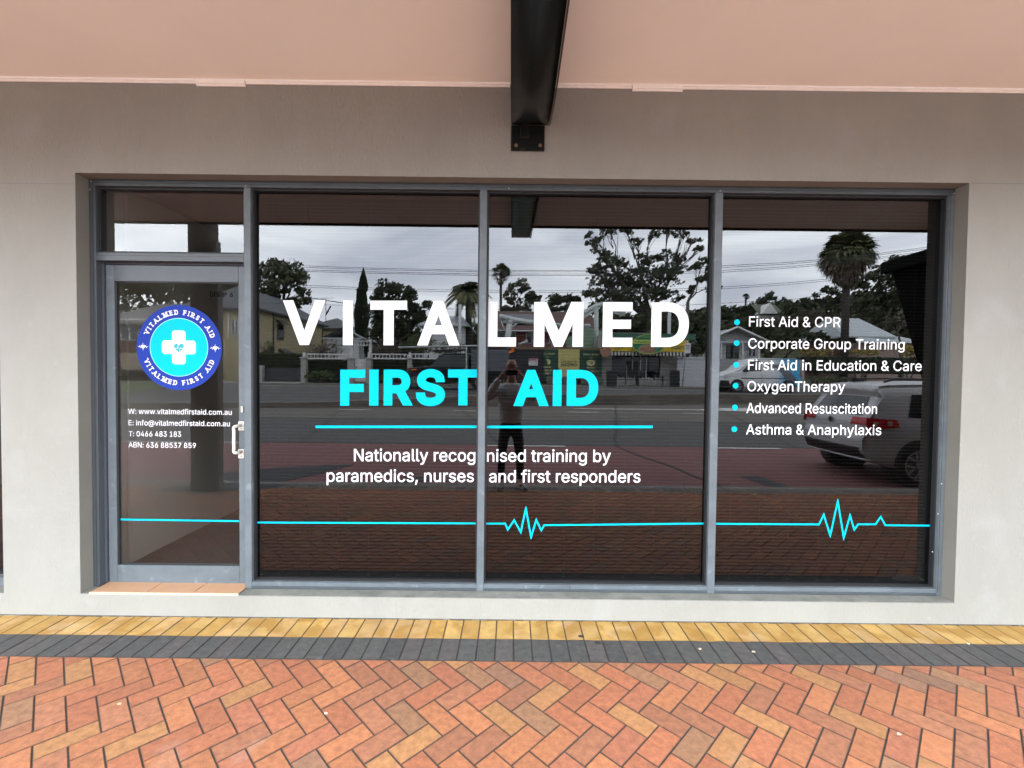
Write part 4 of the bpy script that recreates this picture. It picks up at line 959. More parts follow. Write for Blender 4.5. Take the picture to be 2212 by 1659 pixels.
# ------------------------------------------------------------------ houses
M_cream = mat('cream_render', (.42, .36, .22), .85, .15, 2); M_hroof = mat('dark_slate_roof', (.075, .08, .085), .7, .3, 3, .3, 12)
M_brick = mat('brown_brick', (.13, .075, .055), .85, .3, 8); M_tileroof = mat('weathered_tile_roof', (.16, .15, .14), .8, .35, 3, stretch=(1, 1, 1)); M_redroof = mat('red_tile_roof', (.12, .065, .055), .8, .35, 3)
M_hwhite = mat('white_weatherboard', (.55, .56, .57), .7, .12, 3); M_trimw = mat('white_trim', (.7, .7, .7), .6, .1, 4); M_hglass = mat('house_window_glass', (.02, .024, .03), .08); M_lroof = mat('light_metal_roof', (.42, .46, .48), .45, .15, 2)
M_mint = mat('mint_render', (.26, .36, .25), .8, .12, 2); M_steelw = mat('white_painted_steel', (.50, .54, .53), .45, .1, 5); M_dark = mat('dark_opening', (.012, .012, .013), .5)
M_greenf = mat('green_fascia', (.03, .11, .075), .5, .15, 3); M_yel = mat('yellow_sign_panel', (.66, .46, .02), .5, .1, 4); M_fencew = mat('white_fence_paint', (.62, .62, .62), .6, .1, 6); M_pier = mat('grey_stone_pier', (.36, .35, .33), .85, .25, 8)
def hbox(o, name, m, px0, px1, pt, pb, Z, depth, zb=None):
    x0, x1 = RP(px0, (pt+(pb or 800))/2, Z).x, RP(px1, (pt+(pb or 800))/2, Z).x; zt = RP((px0+px1)/2, pt, Z).z
    z0 = zb if zb is not None else (RP((px0+px1)/2, pb, Z).z if pb else hill((x0+x1)/2, Z)-.3)
    b = MB(); b.box(x0, x1, wy(Z), wy(Z+depth), z0, zt); return b.build(name, m, o)
def gable(o, name, m, x0, x1, y0, y1, ze, zr, axis='x', over=.35, hip=0.0, th=.14):
    b = MB(); x0 -= over; x1 += over; y0 += over*(1 if y0 > y1 else -1); y1 -= over*(1 if y0 > y1 else -1)
    if axis == 'x':
        ym = (y0+y1)/2; A = [(x0, y0, ze), (x1, y0, ze), (x1, y1, ze), (x0, y1, ze)]; r1 = (x0+hip, ym, zr); r2 = (x1-hip, ym, zr)
        F_ = [[A[0], A[1], r2, r1], [A[2], A[3], r1, r2], [A[1], A[2], r2], [A[3], A[0], r1]]
    else:
        xm = (x0+x1)/2; h = hip*(1 if y1 > y0 else -1); A = [(x0, y0, ze), (x1, y0, ze), (x1, y1, ze), (x0, y1, ze)]; r1 = (xm, y0+h, zr); r2 = (xm, y1-h, zr)
        F_ = [[A[1], A[2], r2, r1], [A[3], A[0], r1, r2], [A[0], A[1], r1], [A[2], A[3], r2]]
    for fi, f in enumerate(F_):
        if fi >= 2 and not hip: continue
        b.poly(f); b.poly([(x, y, z-th) for x, y, z in f][::-1])
    for i in range(4):
        p, q = A[i], A[(i+1) % 4]; b.poly([p, (p[0], p[1], p[2]-th), (q[0], q[1], q[2]-th), q])
    return b.build(name, m, o)
def pane_at(o, px0, px1, pt, pb, Z, dz=.03, frame=M_trimw, g=M_hglass, bars=1):
    a, c = RP(px0, pb, Z), RP(px1, pt, Z); b = MB(); y = wy(Z)+dz
    b.box(a.x, c.x, y, y+.05, a.z, c.z); fr = b.build('window', frame, o); b = MB(); n = bars+1; w2 = (c.x-a.x)/n
    for i in range(n): b.box(a.x+i*w2+.05, a.x+(i+1)*w2-.05, y+.05, y+.056, a.z+.05, c.z-.05)
    b.build('pane', g, fr)
# cream two storey house
o = thing('cream_house', 'cream two storey house with a dark roof at the left of the windows', 'house', (-20.5, wy(38), .9)); xa, xb = -23.4, -18.15; ze = 6.0
b = MB(); b.box(xa, xb, wy(33), wy(44.5), .6, ze); b.build('wall', M_cream, o); gable(o, 'roof', M_hroof, xa, xb, wy(33), wy(44.5), ze, 8.0, 'y', .4, 2.6)
for a in (479.5, 492): hbox(o, 'downpipe', M_trimw, a-1, a+1, 662, 731, 32.9, .06)
pane_at(o, 501, 515, 690, 724, 33)
for zc, za, zb_ in ((36.2, 4.0, 5.2), (40.2, 4.0, 5.2), (36.6, 1.8, 3.0)):
    b = MB(); b.box(xb-.02, xb+.05, wy(zc-.5), wy(zc+.5), za, zb_); fr = b.build('window', mat('brown_window_frame', (.08, .05, .035), .6), o); b = MB(); b.box(xb+.0505, xb+.056, wy(zc-.4), wy(zc+.4), za+.1, zb_-.1); b.build('pane', M_hglass, fr)
    b = MB(); b.poly([(xb, wy(zc-.7), zb_+.35), (xb, wy(zc+.7), zb_+.35), (xb+.6, wy(zc+.7), zb_), (xb+.6, wy(zc-.7), zb_)]); b.build('window_hood', M_hroof, o)
for zc in (35.1, 44.2):
    b = MB(); b.box(xb+.01, xb+.07, wy(zc), wy(zc+.1), .8, 6); b.build('corner_downpipe', mat('dark_downpipe', (.05, .045, .04), .6), o)
o = thing('brick_house', 'low brown brick house with a grey hipped tile roof at the far left', 'house', (-26, wy(36), .9)); b = MB(); b.box(-31, -24.3, wy(34.5), wy(42), .6, 5.0); b.build('wall', M_brick, o)
gable(o, 'roof', M_tileroof, -31, -24.3, wy(34.5), wy(42), 5.0, 7.0, 'x', .5, 2.4); hbox(o, 'gutter', M_trimw, 240, 388, 688.5, 691, 33.9, .15)
b = MB(); gp_ = [RP(318, 690, 33.9), RP(338, 712, 33.9), RP(338, 760, 33.9)]; b.tube(gp_, .05, 6); b.build('downpipe', M_trimw, o); pane_at(o, 262, 300, 700, 735, 34.5)
o = thing('cream_cottage', 'small cream cottage with a hipped dark roof behind the white gate', 'house', (-20, wy(52), .9)); x0, x1 = RP(660, 700, 48).x, RP(733, 700, 48).x; b = MB(); b.box(x0, x1, wy(48), wy(56), .5, RP(700, 709, 48).z); b.build('wall', M_cream, o); gable(o, 'roof', M_hroof, x0, x1, wy(48), wy(56), RP(700, 709, 48).z, RP(700, 683, 50).z, 'x', .4, 2.0)
b = MB(); q = RP(704, 690, 48.5); b.tube([(q.x, q.y, q.z-.4), (q.x, q.y, q.z+2.3)], .03, 5); b.tube([(q.x-.5, q.y, q.z+2.2), (q.x+.9, q.y, q.z+2.25)], .02, 5); b.tube([(q.x, q.y, q.z+.5), (q.x+.5, q.y, q.z+1.4)], .08, 5); b.build('aerial', M_dark, o)
o = thing('white_shed', 'pale gabled outbuilding behind the hedge left of the white gate', 'shed', (-14, wy(41), .9)); x0, x1 = RP(706, 740, 40).x, RP(775, 740, 40).x; b = MB(); b.box(x0, x1, wy(40), wy(44), .5, RP(740, 730, 40).z); b.build('wall', M_hwhite, o); gable(o, 'roof', M_lroof, x0, x1, wy(40), wy(44), RP(740, 730, 40).z, RP(745, 708, 40).z, 'y', .3)
o = thing('weatherboard_house', 'white weatherboard house with a pale metal roof beside the date palm', 'house', (-5, wy(37), .9)); x0, x1 = RP(915, 720, 37).x, RP(1004, 720, 37).x; b = MB(); b.box(x0, x1, wy(37), wy(44), .5, RP(960, 702, 37).z); b.build('wall', M_hwhite, o); gable(o, 'roof', M_lroof, x0, x1, wy(37), wy(44), RP(960, 702, 37).z, RP(960, 678, 39).z, 'x', .4, 1.0); pane_at(o, 990, 998, 715, 738, 37)
b = MB(); q = RP(993, 744, 33.5); tz_ = RP(993, 658, 33.5).z; b.tube([(q.x, q.y, .8), (q.x, q.y, tz_)], .11, 8); pl_ = b.build('street_pole', M_steelw); tag(pl_, 'pale street pole in front of the date palm trunk', 'pole')
o = thing('red_roof_house', 'brick house with a red tiled roof and solar panels', 'house', (3, wy(45), .9)); x0, x1 = RP(1060, 720, 42).x, RP(1288, 720, 42).x; ze = RP(1170, 714, 42).z
b = MB(); b.box(x0, x1, wy(42), wy(50), .5, ze); b.build('wall', mat('red_brick', (.17, .055, .045), .85, .3, 8), o); gable(o, 'roof', M_redroof, x0, x1, wy(42), wy(50), ze, RP(1170, 673, 46).z, 'x', .5, .6); hbox(o, 'fascia_board', M_trimw, 1062, 1286, 713.5, 716, 41.45, .12)
A_ = [RP(1086, 701.5, 42.6), RP(1160, 702.5, 42.6), RP(1154, 682, 44.6), RP(1088, 681, 44.6)]; b = MB(); b.poly([p+Vector((0, .1, .12)) for p in A_]); b.poly([p+Vector((0, .1, .05)) for p in A_][::-1]); b.build('solar_panel', mat('solar_glass', (.05, .06, .075), .25, .1, 4), o)
for a, c in ((1077, 1090), (1091, 1102), (1103, 1114), (1136, 1150), (1152, 1168), (1186, 1205), (1207, 1226)): pane_at(o, a, c, 718, 742, 42, bars=0)
# balcony rail
rb = thing('balcony_railing', 'fine dark balcony railing above the black hoarding', 'railing', (3, wy(38), 2)); b = MB(); x0, x1 = RP(1120, 745, 38).x, RP(1245, 745, 38).x; zt, zb_ = RP(1180, 741, 38).z, RP(1180, 751, 38).z
b.box(x0, x1, wy(38), wy(38.04), zt-.04, zt); k = x0
while k < x1: b.box(k, k+.02, wy(38), wy(38.02), zb_-.6, zt-.04); k += .14
b.build('rail', mat('grey_rail', (.25, .25, .25), .5), rb)
o = thing('mint_extension', 'mint green rendered building end behind the green poster', 'building', (5.6, wy(35), .9)); b = MB(); P = [RP(x, y, 34.5) for x, y in ((1240, 756), (1304, 757), (1304, 716), (1287, 712), (1271, 707), (1262, 713), (1240, 722))]
F1 = [tuple(p) for p in P]; F2 = [(x, y-5, z) for x, y, z in F1]; b.poly(F1); b.poly(F2[::-1])
for i in range(len(F1)): j = (i+1) % len(F1); b.poly([F1[i], F2[i], F2[j], F1[j]])
b.build('wall', M_mint, o)
for px in (1256, 1268):
    b = MB(); q = RP(px, 714, 35.5); z_ = RP(px, 696, 35.5).z; b.cyl((q.x, q.y, q.z), .2, z_-q.z-.2, 'z', 12); b.cyl((q.x, q.y, z_-.35), .34, .2, 'z', 12, .22); b.build('roof_vent', M_steelw, o)
# tubular steel canopy frame
o = thing('steel_canopy_frame', 'white tubular steel canopy frame of masts and bent booms', 'frame', (4, wy(34), .9)); Zs = 33.6
def rod(pts, r, nm): b = MB(); b.tube([RP(x, y, Zs) for x, y in pts], r, 8); b.build(nm, M_steelw, o)
rod([(1094, 756), (1097, 730), (1101, 700)], .22, 'mast'); rod([(1096, 722), (1086, 704), (1081, 688)], .05, 'brace'); rod([(1098, 716), (1112, 702), (1122, 694)], .07, 'brace')
rod([(1078, 683), (1110, 691), (1140, 696), (1165, 697)], .19, 'boom'); rod([(1101, 700), (1104, 692)], .2, 'mast'); rod([(1288, 756), (1288, 665)], .17, 'mast'); rod([(1194, 756), (1194, 708)], .14, 'mast')
rod([(1240, 690), (1262, 676), (1285, 662), (1300, 657), (1318, 664), (1350, 678)], .17, 'boom'); rod([(1240, 700), (1262, 685), (1286, 668)], .11, 'brace'); rod([(1300, 668), (1330, 676), (1350, 681)], .09, 'brace')
rod([(1120, 745), (1140, 736)], .09, 'brace'); rod([(1160, 752), (1172, 738)], .11, 'brace'); rod([(1190, 699), (1215, 703), (1240, 690)], .12, 'boom')
b = MB(); q = RP(1464, 756, 33); b.tube([(q.x-.0, q.y, 2.5), (q.x, q.y, RP(1446, 670, 33).z)], .09, 8); 
o2 = MB(); p = RP(1445, 730, 34); o2.tube([(p.x, p.y, 1), (p.x, p.y, RP(1445, 655, 34).z)], .13, 8); tag(o2.build('flag_pole', M_steelw), 'white pole rising behind the right half of the pie shop sign', 'pole')

# ------------------------------------------------------------------ hoarding with posters
M_hoard = mat('black_hoarding_sheet', (.020, .020, .026), .6, .3, 2); M_post = mat('dark_green_poster', (.012, .055, .035), .6, .15, 3); M_ypost = mat('pale_yellow_poster', (.50, .45, .16), .6, .12, 3); M_cprint = mat('cream_print', (.55, .52, .25), .6); M_dprint = mat('dark_green_print', (.01, .03, .02), .6)
HZ = 31.3
ho = thing('hoarding', 'black site hoarding carrying shop posters beside the pie shop', 'hoarding', (3.4, wy(HZ), .9)); x0, x1 = RP(1090, 790, HZ).x, RP(1300, 790, HZ).x; zt, zb_ = RP(1195, 755, HZ).z, hill(3, HZ)+.05
b = MB(); b.box(x0, x1, wy(HZ), wy(HZ+.05), zb_, zt); b.build('sheet', M_hoard, ho); b = MB(); b.box(x0, x1+.1, wy(HZ)-.02, wy(HZ)+.06, zt, zt+.14); b.build('top_rail', mat('weathered_timber', (.22, .16, .09), .85, .3, 4), ho)
for px in (1188, 1224, 1262, 1292, 1156):
    b = MB(); q = RP(px, 822, HZ); b.box(q.x-.28, q.x+.28, wy(HZ)+.06, wy(HZ)+.45, zb_, zb_+.52, bev=.03); b.build('footing_block', mat('concrete_block', (.14, .135, .12), .9, .3, 4), ho)
def back_text(parent, s, px0, px1, pb, capm, Z, m, off=.006, name='poster_text', dy=.012):
    """lettering that reads correctly when you stand in the street (so it is reversed in the glass)"""
    T = textgeo(s, off, False, 2); a, c = RP(px1, pb, Z), RP(px0, pb, Z); mb = MB(); bb = bounds(T)
    for q in T: mb.poly([(a.x+(c.x-a.x)*(x-bb[0])/(bb[1]-bb[0]), wy(Z)+dy, a.z+(c.z-a.z)*(x-bb[0])/(bb[1]-bb[0])+y/CAP*capm) for x, y in q][::-1])
    return mb.build(name, m, parent)
def poster(px0, px1, pt, pb, m, label): 
    o = thing('poster', label, 'poster', tuple(RP((px0+px1)/2, pb, HZ)), 'posters fixed to the hoarding'); a, c = RP(px0, pb, HZ), RP(px1, pt, HZ); b = MB(); b.box(a.x, c.x, wy(HZ)+.0605, wy(HZ)+.068, a.z, c.z); b.build('sheet', m, o); return o
def pie(o, cx, cy, r, half=False):
    b = MB(); k = HZ/997; c = RP(cx, cy, HZ); R_ = r*k; y = wy(HZ)+.075
    P = [(math.cos(t), .55*math.sin(t)+.25) for t in [math.pi*i/14 for i in range(15)]]+[(-.98, .1), (-.8, -.6), (-.3, -.85), (.3, -.85), (.8, -.6), (.98, .1)]
    P = [(x, z) for x, z in P if not half or x > -.15]
    b.poly([(c.x+x*R_, y, c.z+z*R_*.8) for x, z in P][::-1]); b.build('pie_picture', M_cprint, o)
    b = MB()
    for dx, dz, w2, h2_ in ((-.45, .42, .35, .07), (.1, .5, .35, .07), (.5, .32, .28, .07), (0, .1, .8, .06), (.2, -.2, .45, .16)):
        if half and dx < 0: continue
        b.poly([(c.x+(dx-w2)*R_, y+.003, c.z+dz*R_*.8), (c.x+dx*R_, y+.003, c.z+(dz+h2_)*R_*.8), (c.x+(dx+w2)*R_, y+.003, c.z+dz*R_*.8), (c.x+dx*R_, y+.003, c.z+(dz-h2_)*R_*.8)][::-1])
    b.build('pie_shading', M_post, o); b = MB()
    for dx in (-.2, .05, .3):
        if half and dx < 0: continue
        b.tube([(c.x+dx*R_, y, c.z+R_*.85), (c.x+(dx+.08)*R_, y, c.z+R_*1.0), (c.x+(dx-.02)*R_, y, c.z+R_*1.15), (c.x+dx*R_, y, c.z+R_*1.3)], .012, 4)
    b.build('steam_line', M_cprint, o)
p1 = poster(1174, 1205, 755, 822, M_post, 'part hidden dark green poster left of the yellow one'); p2 = poster(1252, 1300, 756, 823, M_post, 'whole dark green poster right of the yellow one'); p3 = poster(1205, 1252, 755, 818, M_ypost, 'pale yellow poster saying WE ARE STILL OPEN')
back_text(p2, 'NEW LOOK', 1259, 1292.5, 768, .13, HZ, M_cprint, dy=.073); pie(p2, 1276, 784, 9.5); back_text(p2, 'SAME', 1267, 1285, 796.5, .13, HZ, M_cprint, dy=.073); back_text(p2, 'LEGEND', 1261, 1293, 804, .13, HZ, M_cprint, dy=.073); back_text(p2, 'PIES', 1268, 1284, 811, .13, HZ, M_cprint, dy=.073)
back_text(p1, 'NEW LO', 1174.5, 1198.5, 766.5, .13, HZ, M_cprint, dy=.073); pie(p1, 1180, 782, 9.5, True); back_text(p1, 'SAM', 1174.5, 1190, 795, .13, HZ, M_cprint, dy=.073); back_text(p1, 'GEND', 1174.5, 1193, 802, .13, HZ, M_cprint, dy=.073); back_text(p1, 'PIES', 1175, 1189.5, 808.5, .13, HZ, M_cprint, dy=.073)
back_text(p3, 'We are Still', 1211.5, 1246, 783, .13, HZ, M_dprint, dy=.073); back_text(p3, 'OPEN!', 1212, 1246, 791.5, .2, HZ, M_dprint, .02, dy=.073)
sg = thing('danger_sign', 'small white and red danger notice on the black hoarding', 'sign', tuple(RP(1152, 790, HZ))); a, c = RP(1142, 789.5, HZ), RP(1162, 775, HZ); b = MB(); b.box(a.x, c.x, wy(HZ)+.061, wy(HZ)+.07, a.z, c.z); b.build('sign_plate', M_trimw, sg)
b = MB(); b.box(a.x+.02, c.x-.02, wy(HZ)+.0705, wy(HZ)+.074, c.z-.16, c.z-.02); b.build('red_band', mat('sign_red', (.35, .02, .06), .5), sg); back_text(sg, 'DANGER', 1144.5, 1159.5, 779.3, .075, HZ, M_trimw, dy=.076)
for i, (t_, h_) in enumerate((('NO ENTRY', 783), ('AUTHORISED', 785.8), ('PERSONNEL ONLY', 788.3))): back_text(sg, t_, 1144.5, 1159.5, h_, .05, HZ, M_black, dy=.072)
b = MB(); q = RP(1104.6, 760, HZ); b.poly([(q.x-.35, wy(HZ)+.09, q.z-.05), (q.x-.1, wy(HZ)+.14, q.z-.12), (q.x+.22, wy(HZ)+.1, q.z+.05), (q.x+.1, wy(HZ)+.13, q.z+.32), (q.x, wy(HZ)+.1, q.z+.12)]); b.poly([(q.x-.35, wy(HZ)+.08, q.z-.05), (q.x, wy(HZ)+.09, q.z+.12), (q.x+.1, wy(HZ)+.12, q.z+.32), (q.x+.22, wy(HZ)+.09, q.z+.05), (q.x-.1, wy(HZ)+.13, q.z-.12)])
tag(b.build('orange_flag', mat('orange_cloth', (.75, .16, .02), .7)), 'crumpled orange cloth tied to the end of the hoarding', 'flag')

# ------------------------------------------------------------------ pie shop
CZ = 31.6
cf = thing('pie_shop', 'pie shop with a yellow and green sign and striped valance', 'shop', (9, wy(CZ), .9)); X_ = lambda px, Z=CZ: RP(px, 790, Z).x; Zt = lambda py, px=1390, Z=CZ: RP(px, py, Z).z; g0 = hill(9, CZ)
b = MB(); b.box(X_(1300), X_(1322), wy(CZ+.1), wy(CZ+.4), g0, Zt(762)); b.box(X_(1428), X_(1478), wy(CZ+.1), wy(CZ+.4), g0, Zt(762)); b.box(X_(1322), X_(1428), wy(CZ+.1), wy(CZ+.4), Zt(768), Zt(719)); b.box(X_(1300), X_(1487), wy(CZ+.45), wy(CZ+7), g0, Zt(722)); b.box(X_(1322), X_(1372), wy(CZ+.1), wy(CZ+.4), g0, Zt(816)); b.box(X_(1382), X_(1428), wy(CZ+.1), wy(CZ+.4), g0, Zt(816))
b.build('wall', mat('off_white_wall', (.38, .36, .34), .8, .15, 3), cf)
b = MB(); b.box(X_(1322), X_(1428), wy(CZ+.3), wy(CZ+.36), g0, Zt(768)); b.build('shop_glass', mat('cafe_glass', (.010, .010, .013), .06), cf)
for px, m_ in ((1385.5, M_trimw), (1368, M_steelw), (1398, M_steelw)): b = MB(); b.box(X_(px-1), X_(px+1), wy(CZ+.28), wy(CZ+.22), Zt(800 if px < 1390 else 828), Zt(768)); b.build('glazing_bar', m_, cf)
b = MB(); b.box(X_(1355), X_(1381), wy(CZ+.28), wy(CZ+.24), g0, Zt(780)); dr = b.build('door', M_dark, cf); b = MB(); b.box(X_(1355), X_(1356), wy(CZ+.23), wy(CZ+.18), Zt(815), Zt(790)); b.build('door_handle', M_steelw, dr)
b = MB(); b.box(X_(1478), X_(1484), wy(CZ), wy(CZ+.3), g0, Zt(765)); b.build('corner_post', mat('brown_post', (.09, .05, .035), .7), cf)
b = MB(); b.box(X_(1300), X_(1487), wy(30.4), wy(32), Zt(734, Z=30.4), Zt(720, Z=30.4)); b.build('green_fascia', M_greenf, cf)
b = MB(); b.box(X_(1300, 30.4), X_(1486, 30.4), wy(30.35), wy(30.6), Zt(759, Z=30.4), Zt(734, Z=30.4)-.003); b.build('yellow_fascia', M_yel, cf)
b = MB(); w2 = MB(); xa, xb = X_(1312, 30.4), X_(1483, 30.4); n = 46; dx = (xb-xa)/n; za, zb_ = Zt(760, Z=30.4), Zt(767, Z=30.4)
for i in range(n):
    t = (b if i % 2 else w2); P = [(xa+i*dx, wy(30.36), za), (xa+i*dx, wy(30.33), zb_)]+[(xa+(i+.5-.5*math.cos(math.pi*k/4))*dx, wy(30.33), zb_-.06*math.sin(math.pi*k/4)) for k in range(1, 4)]+[(xa+(i+1)*dx, wy(30.33), zb_), (xa+(i+1)*dx, wy(30.36), za)]; t.poly(P); t.poly([(x, y-.01, z) for x, y, z in P][::-1])
b.build('valance_dark_stripe', M_hoard, cf); w2.build('valance_light_stripe', mat('valance_cream', (.5, .48, .42), .8), cf)
os_ = thing('oval_sign', 'oval green pie sign with a yellow band above the shop', 'sign', tuple(RP(1401, 764, 30.1)), None)
def oval(name, cx, cy, rx, ry, m, dz, Z=30.1, a0=0, a1=2*math.pi, n=44, ymax=None, ymin=None):
    k = Z/997; c = RP(cx, cy, Z); P = [(rx*math.cos(a0+(a1-a0)*i/n), ry*math.sin(a0+(a1-a0)*i/n)) for i in range(n)]
    P = clip(P, ymax, ymin); b = MB(); F1 = [(c.x+x*k, wy(Z)+dz, c.z+y*k) for x, y in P]; b.poly(F1[::-1])
    if dz > .05:
        F2 = [(x, wy(Z)-.02, z) for x, y, z in F1]
        for i in range(len(F1)): j = (i+1) % len(F1); b.poly([F1[i], F1[j], F2[j], F2[i]])
    return b.build(name, m, os_)
M_lime = mat('yellow_green_trim', (.45, .50, .08), .5); M_sgreen = mat('sign_green', (.0, .16, .06), .5)
oval('oval_rim', 1401, 743.6, 36, 21.5, M_lime, .06); oval('oval_face', 1401, 743.6, 34.3, 20, M_sgreen, .064); oval('oval_band', 1401, 743.6, 36, 21.5, M_lime, .068, ymax=9.5, ymin=.5)
M_pie = mat('pie_crust', (.24, .10, .055), .6, .6, 3, col2=(.34, .2, .13)); oval('pie_photo', 1398, 754, 19.5, 9.5, mat('pie_rim', (.36, .28, .2), .6), .070); oval('pie_photo', 1399, 754.3, 17.5, 8, M_pie, .072)
back_text(os_, 'UPPER CRUST', 1371, 1431, 742, .16, 30.1, M_sgreen, .008, 'sign_text', .072); back_text(os_, 'THE ORIGINAL', 1388, 1414, 729.5, .07, 30.1, M_lime, .002, 'sign_text', .072)
back_text(cf, 'PIES', 1326, 1345, 754.5, .22, 30.3, M_greenf, .012, 'sign_text', 0.02); back_text(cf, 'FAMOUS', 1451, 1477, 754, .22, 30.3, M_greenf, .012, 'sign_text', 0.02)
b = MB(); c = RP(1308, 757, 30.2); b.poly([(c.x+.37*math.cos(t), wy(30.2), c.z+(.33 if math.sin(t) > 0 else .42)*math.sin(t)) for t in [2*math.pi*i/24 for i in range(24)]][::-1]); b.build('pie_emblem', M_pie, cf)
# furniture
M_chair = mat('dark_plastic_weave', (.025, .022, .022), .5); M_leg = mat('aluminium_leg', (.55, .55, .55), .35)
def cafe_chair(px, label, flip=1):
    q = RP(px, 830, 29.8); gz_ = hill(q.x, 29.8); o = thing('cafe_chair', label, 'chair', (q.x, q.y, gz_), 'aluminium cafe chairs outside the pie shop')
    b = MB(); b.box(q.x-.22, q.x+.22, q.y-.22, q.y+.22, gz_+.43, gz_+.46); b.build('seat', M_chair, o); b = MB(); b.box(q.x-.22*flip, q.x-.19*flip, q.y-.2, q.y+.2, gz_+.5, gz_+.82); b.build('backrest', M_chair, o)
    for sx in (-1, 1):
        for sy in (-1, 1): b = MB(); b.tube([(q.x+sx*.2, q.y+sy*.2, gz_+.62), (q.x+sx*.21, q.y+sy*.2, gz_+.4), (q.x+sx*.27, q.y+sy*.23, gz_)], .018, 6); b.build('leg', M_leg, o)
def cafe_table(px, label):
    q = RP(px, 830, 29.6); gz_ = hill(q.x, 29.6); o = thing('cafe_table', label, 'table', (q.x, q.y, gz_), 'dark tables outside the pie shop'); b = MB(); b.box(q.x-.42, q.x+.42, q.y-.35, q.y+.35, gz_+.71, gz_+.74); b.build('tabletop', M_chair, o); b = MB(); b.cyl((q.x, q.y, gz_), .035, .71); b.box(q.x-.28, q.x+.28, q.y-.03, q.y+.03, gz_, gz_+.03); b.build('pedestal', M_chair, o)
for px, lb, f in ((1340, 'cafe chair closest to the wheelie bin', 1), (1362, 'cafe chair left of the shop door', -1), (1392, 'cafe chair right of the shop door', 1), (1420, 'cafe chair under the right end of the oval sign', 1), (1442, 'cafe chair beside the black menu board', -1)): cafe_chair(px, lb, f)
cafe_table(1351, 'dark cafe table nearer to the wheelie bin'); cafe_table(1431, 'dark cafe table nearer to the menu board')
q = RP(1321, 835, 28.7); gz_ = hill(q.x, 28.7); o = thing('wheelie_bin', 'dark grey wheelie bin standing at the kerb by the pie shop', 'bin', (q.x, q.y, gz_)); M_bin = mat('bin_plastic', (.03, .03, .034), .5)
b = MB(); A = [b.vert((q.x+sx*.24, q.y+sy*.28, gz_+.03)) for sx, sy in ((-1, -1), (1, -1), (1, 1), (-1, 1))]; B = [b.vert((q.x+sx*.30, q.y+sy*.36, gz_+.95)) for sx, sy in ((-1, -1), (1, -1), (1, 1), (-1, 1))]
for i in range(4): j = (i+1) % 4; b.face((A[i], A[j], B[j], B[i]))
b.face(A[::-1]); b.face(B); b.build('bin_body', M_bin, o); b = MB(); b.box(q.x-.32, q.x+.32, q.y-.4, q.y+.38, gz_+.955, gz_+1.02, bev=.015); b.build('lid', M_bin, o)
for sx in (-1, 1): b = MB(); b.cyl((q.x+sx*.22, q.y-.3, gz_+.1), .1, .05, 'x', 14); b.build('wheel', M_dark, o)
b = MB(); q = RP(1458, 832, 29.2); b.box(q.x-.3, q.x+.3, q.y-.04, q.y, hill(q.x, 29.2), hill(q.x, 29.2)+1.05); mo = b.build('menu_board', M_dark); tag(mo, 'upright black menu board right of the cafe chairs', 'board')
o = thing('parking_sign', 'white parking sign on a leaning grey pole by the white wall', 'sign', tuple(RP(1473, 839, 28.2))); b = MB(); b.tube([RP(1473, 839, 28.2)+Vector((0, 0, -.1)), RP(1484, 735, 28.2)], .035, 8); b.build('pole', mat('galvanised_pole', (.22, .22, .22), .5), o)
a, c = RP(1479, 763, 28.1), RP(1492, 741, 28.1); b = MB(); b.box(a.x, c.x, wy(28.1), wy(28.12), a.z, c.z); b.build('sign_plate', mat('sign_white', (.6, .6, .62), .5), o); back_text(o, '2P', 1481, 1489, 749.5, .14, 28.08, mat('sign_red', (.35, .02, .06), .5), .01, 'sign_text', .01); back_text(o, '8.30am', 1480.5, 1490, 753.5, .06, 28.08, M_greenf, .006, 'sign_text', .01)
# walls, right side
def gwall(name, label, m, px0, px1, pt, Z, th=.2, cap=None):
    o = thing(name, label, 'wall', (RP((px0+px1)/2, 800, Z).x, wy(Z), .8)); b = MB(); x0, x1 = RP(px0, 800, Z).x, RP(px1, 800, Z).x; b.box(x0, x1, wy(Z), wy(Z+th), hill(x0, Z)-.2, RP((px0+px1)/2, pt, Z).z); b.build('wall_face', m, o)
    if cap: b = MB(); b.box(x0-.04, x1+.04, wy(Z)+.05, wy(Z+th)-.05, RP((px0+px1)/2, pt, Z).z+.001, RP((px0+px1)/2, pt, Z).z+.06); b.build('coping', cap, o)
    return o
gwall('white_wall', 'smooth white garden wall right of the pie shop', mat('white_wall_paint', (.46, .48, .50), .7, .06, 3), 1463, 1545, 774, 30.8, cap=M_trimw)
gwall('grey_wall', 'plain grey rendered garden wall behind the parked white van', mat('grey_wall_render', (.30, .30, .31), .8, .12, 3), 1546.5, 1738, 776, 30.8)
gwall('beige_wall', 'low beige wall in front of the far left brick house', mat('beige_wall', (.30, .25, .19), .85, .15, 3), 200, 440, 763, 30.5)
o = thing('porch_house', 'white weatherboard house with a double gabled porch', 'house', (18, wy(40), .9)); x0, x1 = RP(1516, 740, 38).x, RP(1652, 740, 38).x; ze = RP(1585, 738, 38).z
b = MB(); b.box(x0, x1, wy(38.6), wy(46), .5, ze); b.build('wall', M_hwhite, o); gable(o, 'roof', M_lroof, x0, x1, wy(37.6), wy(46), ze, RP(1575, 709, 38).z, 'y', .3, 0); b = MB(); xm = (x0+x1)/2; zr = RP(1575, 712, 38).z
b.poly([(x0, wy(38.2), ze), (x1, wy(38.2), ze), (xm, wy(38.2), zr)]); b.build('gable_infill', M_hwhite, o)
for a in (1519, 1558, 1605, 1640): hbox(o, 'porch_post', M_trimw, a-1.6, a+1.6, 738, 776, 37.5, .15)
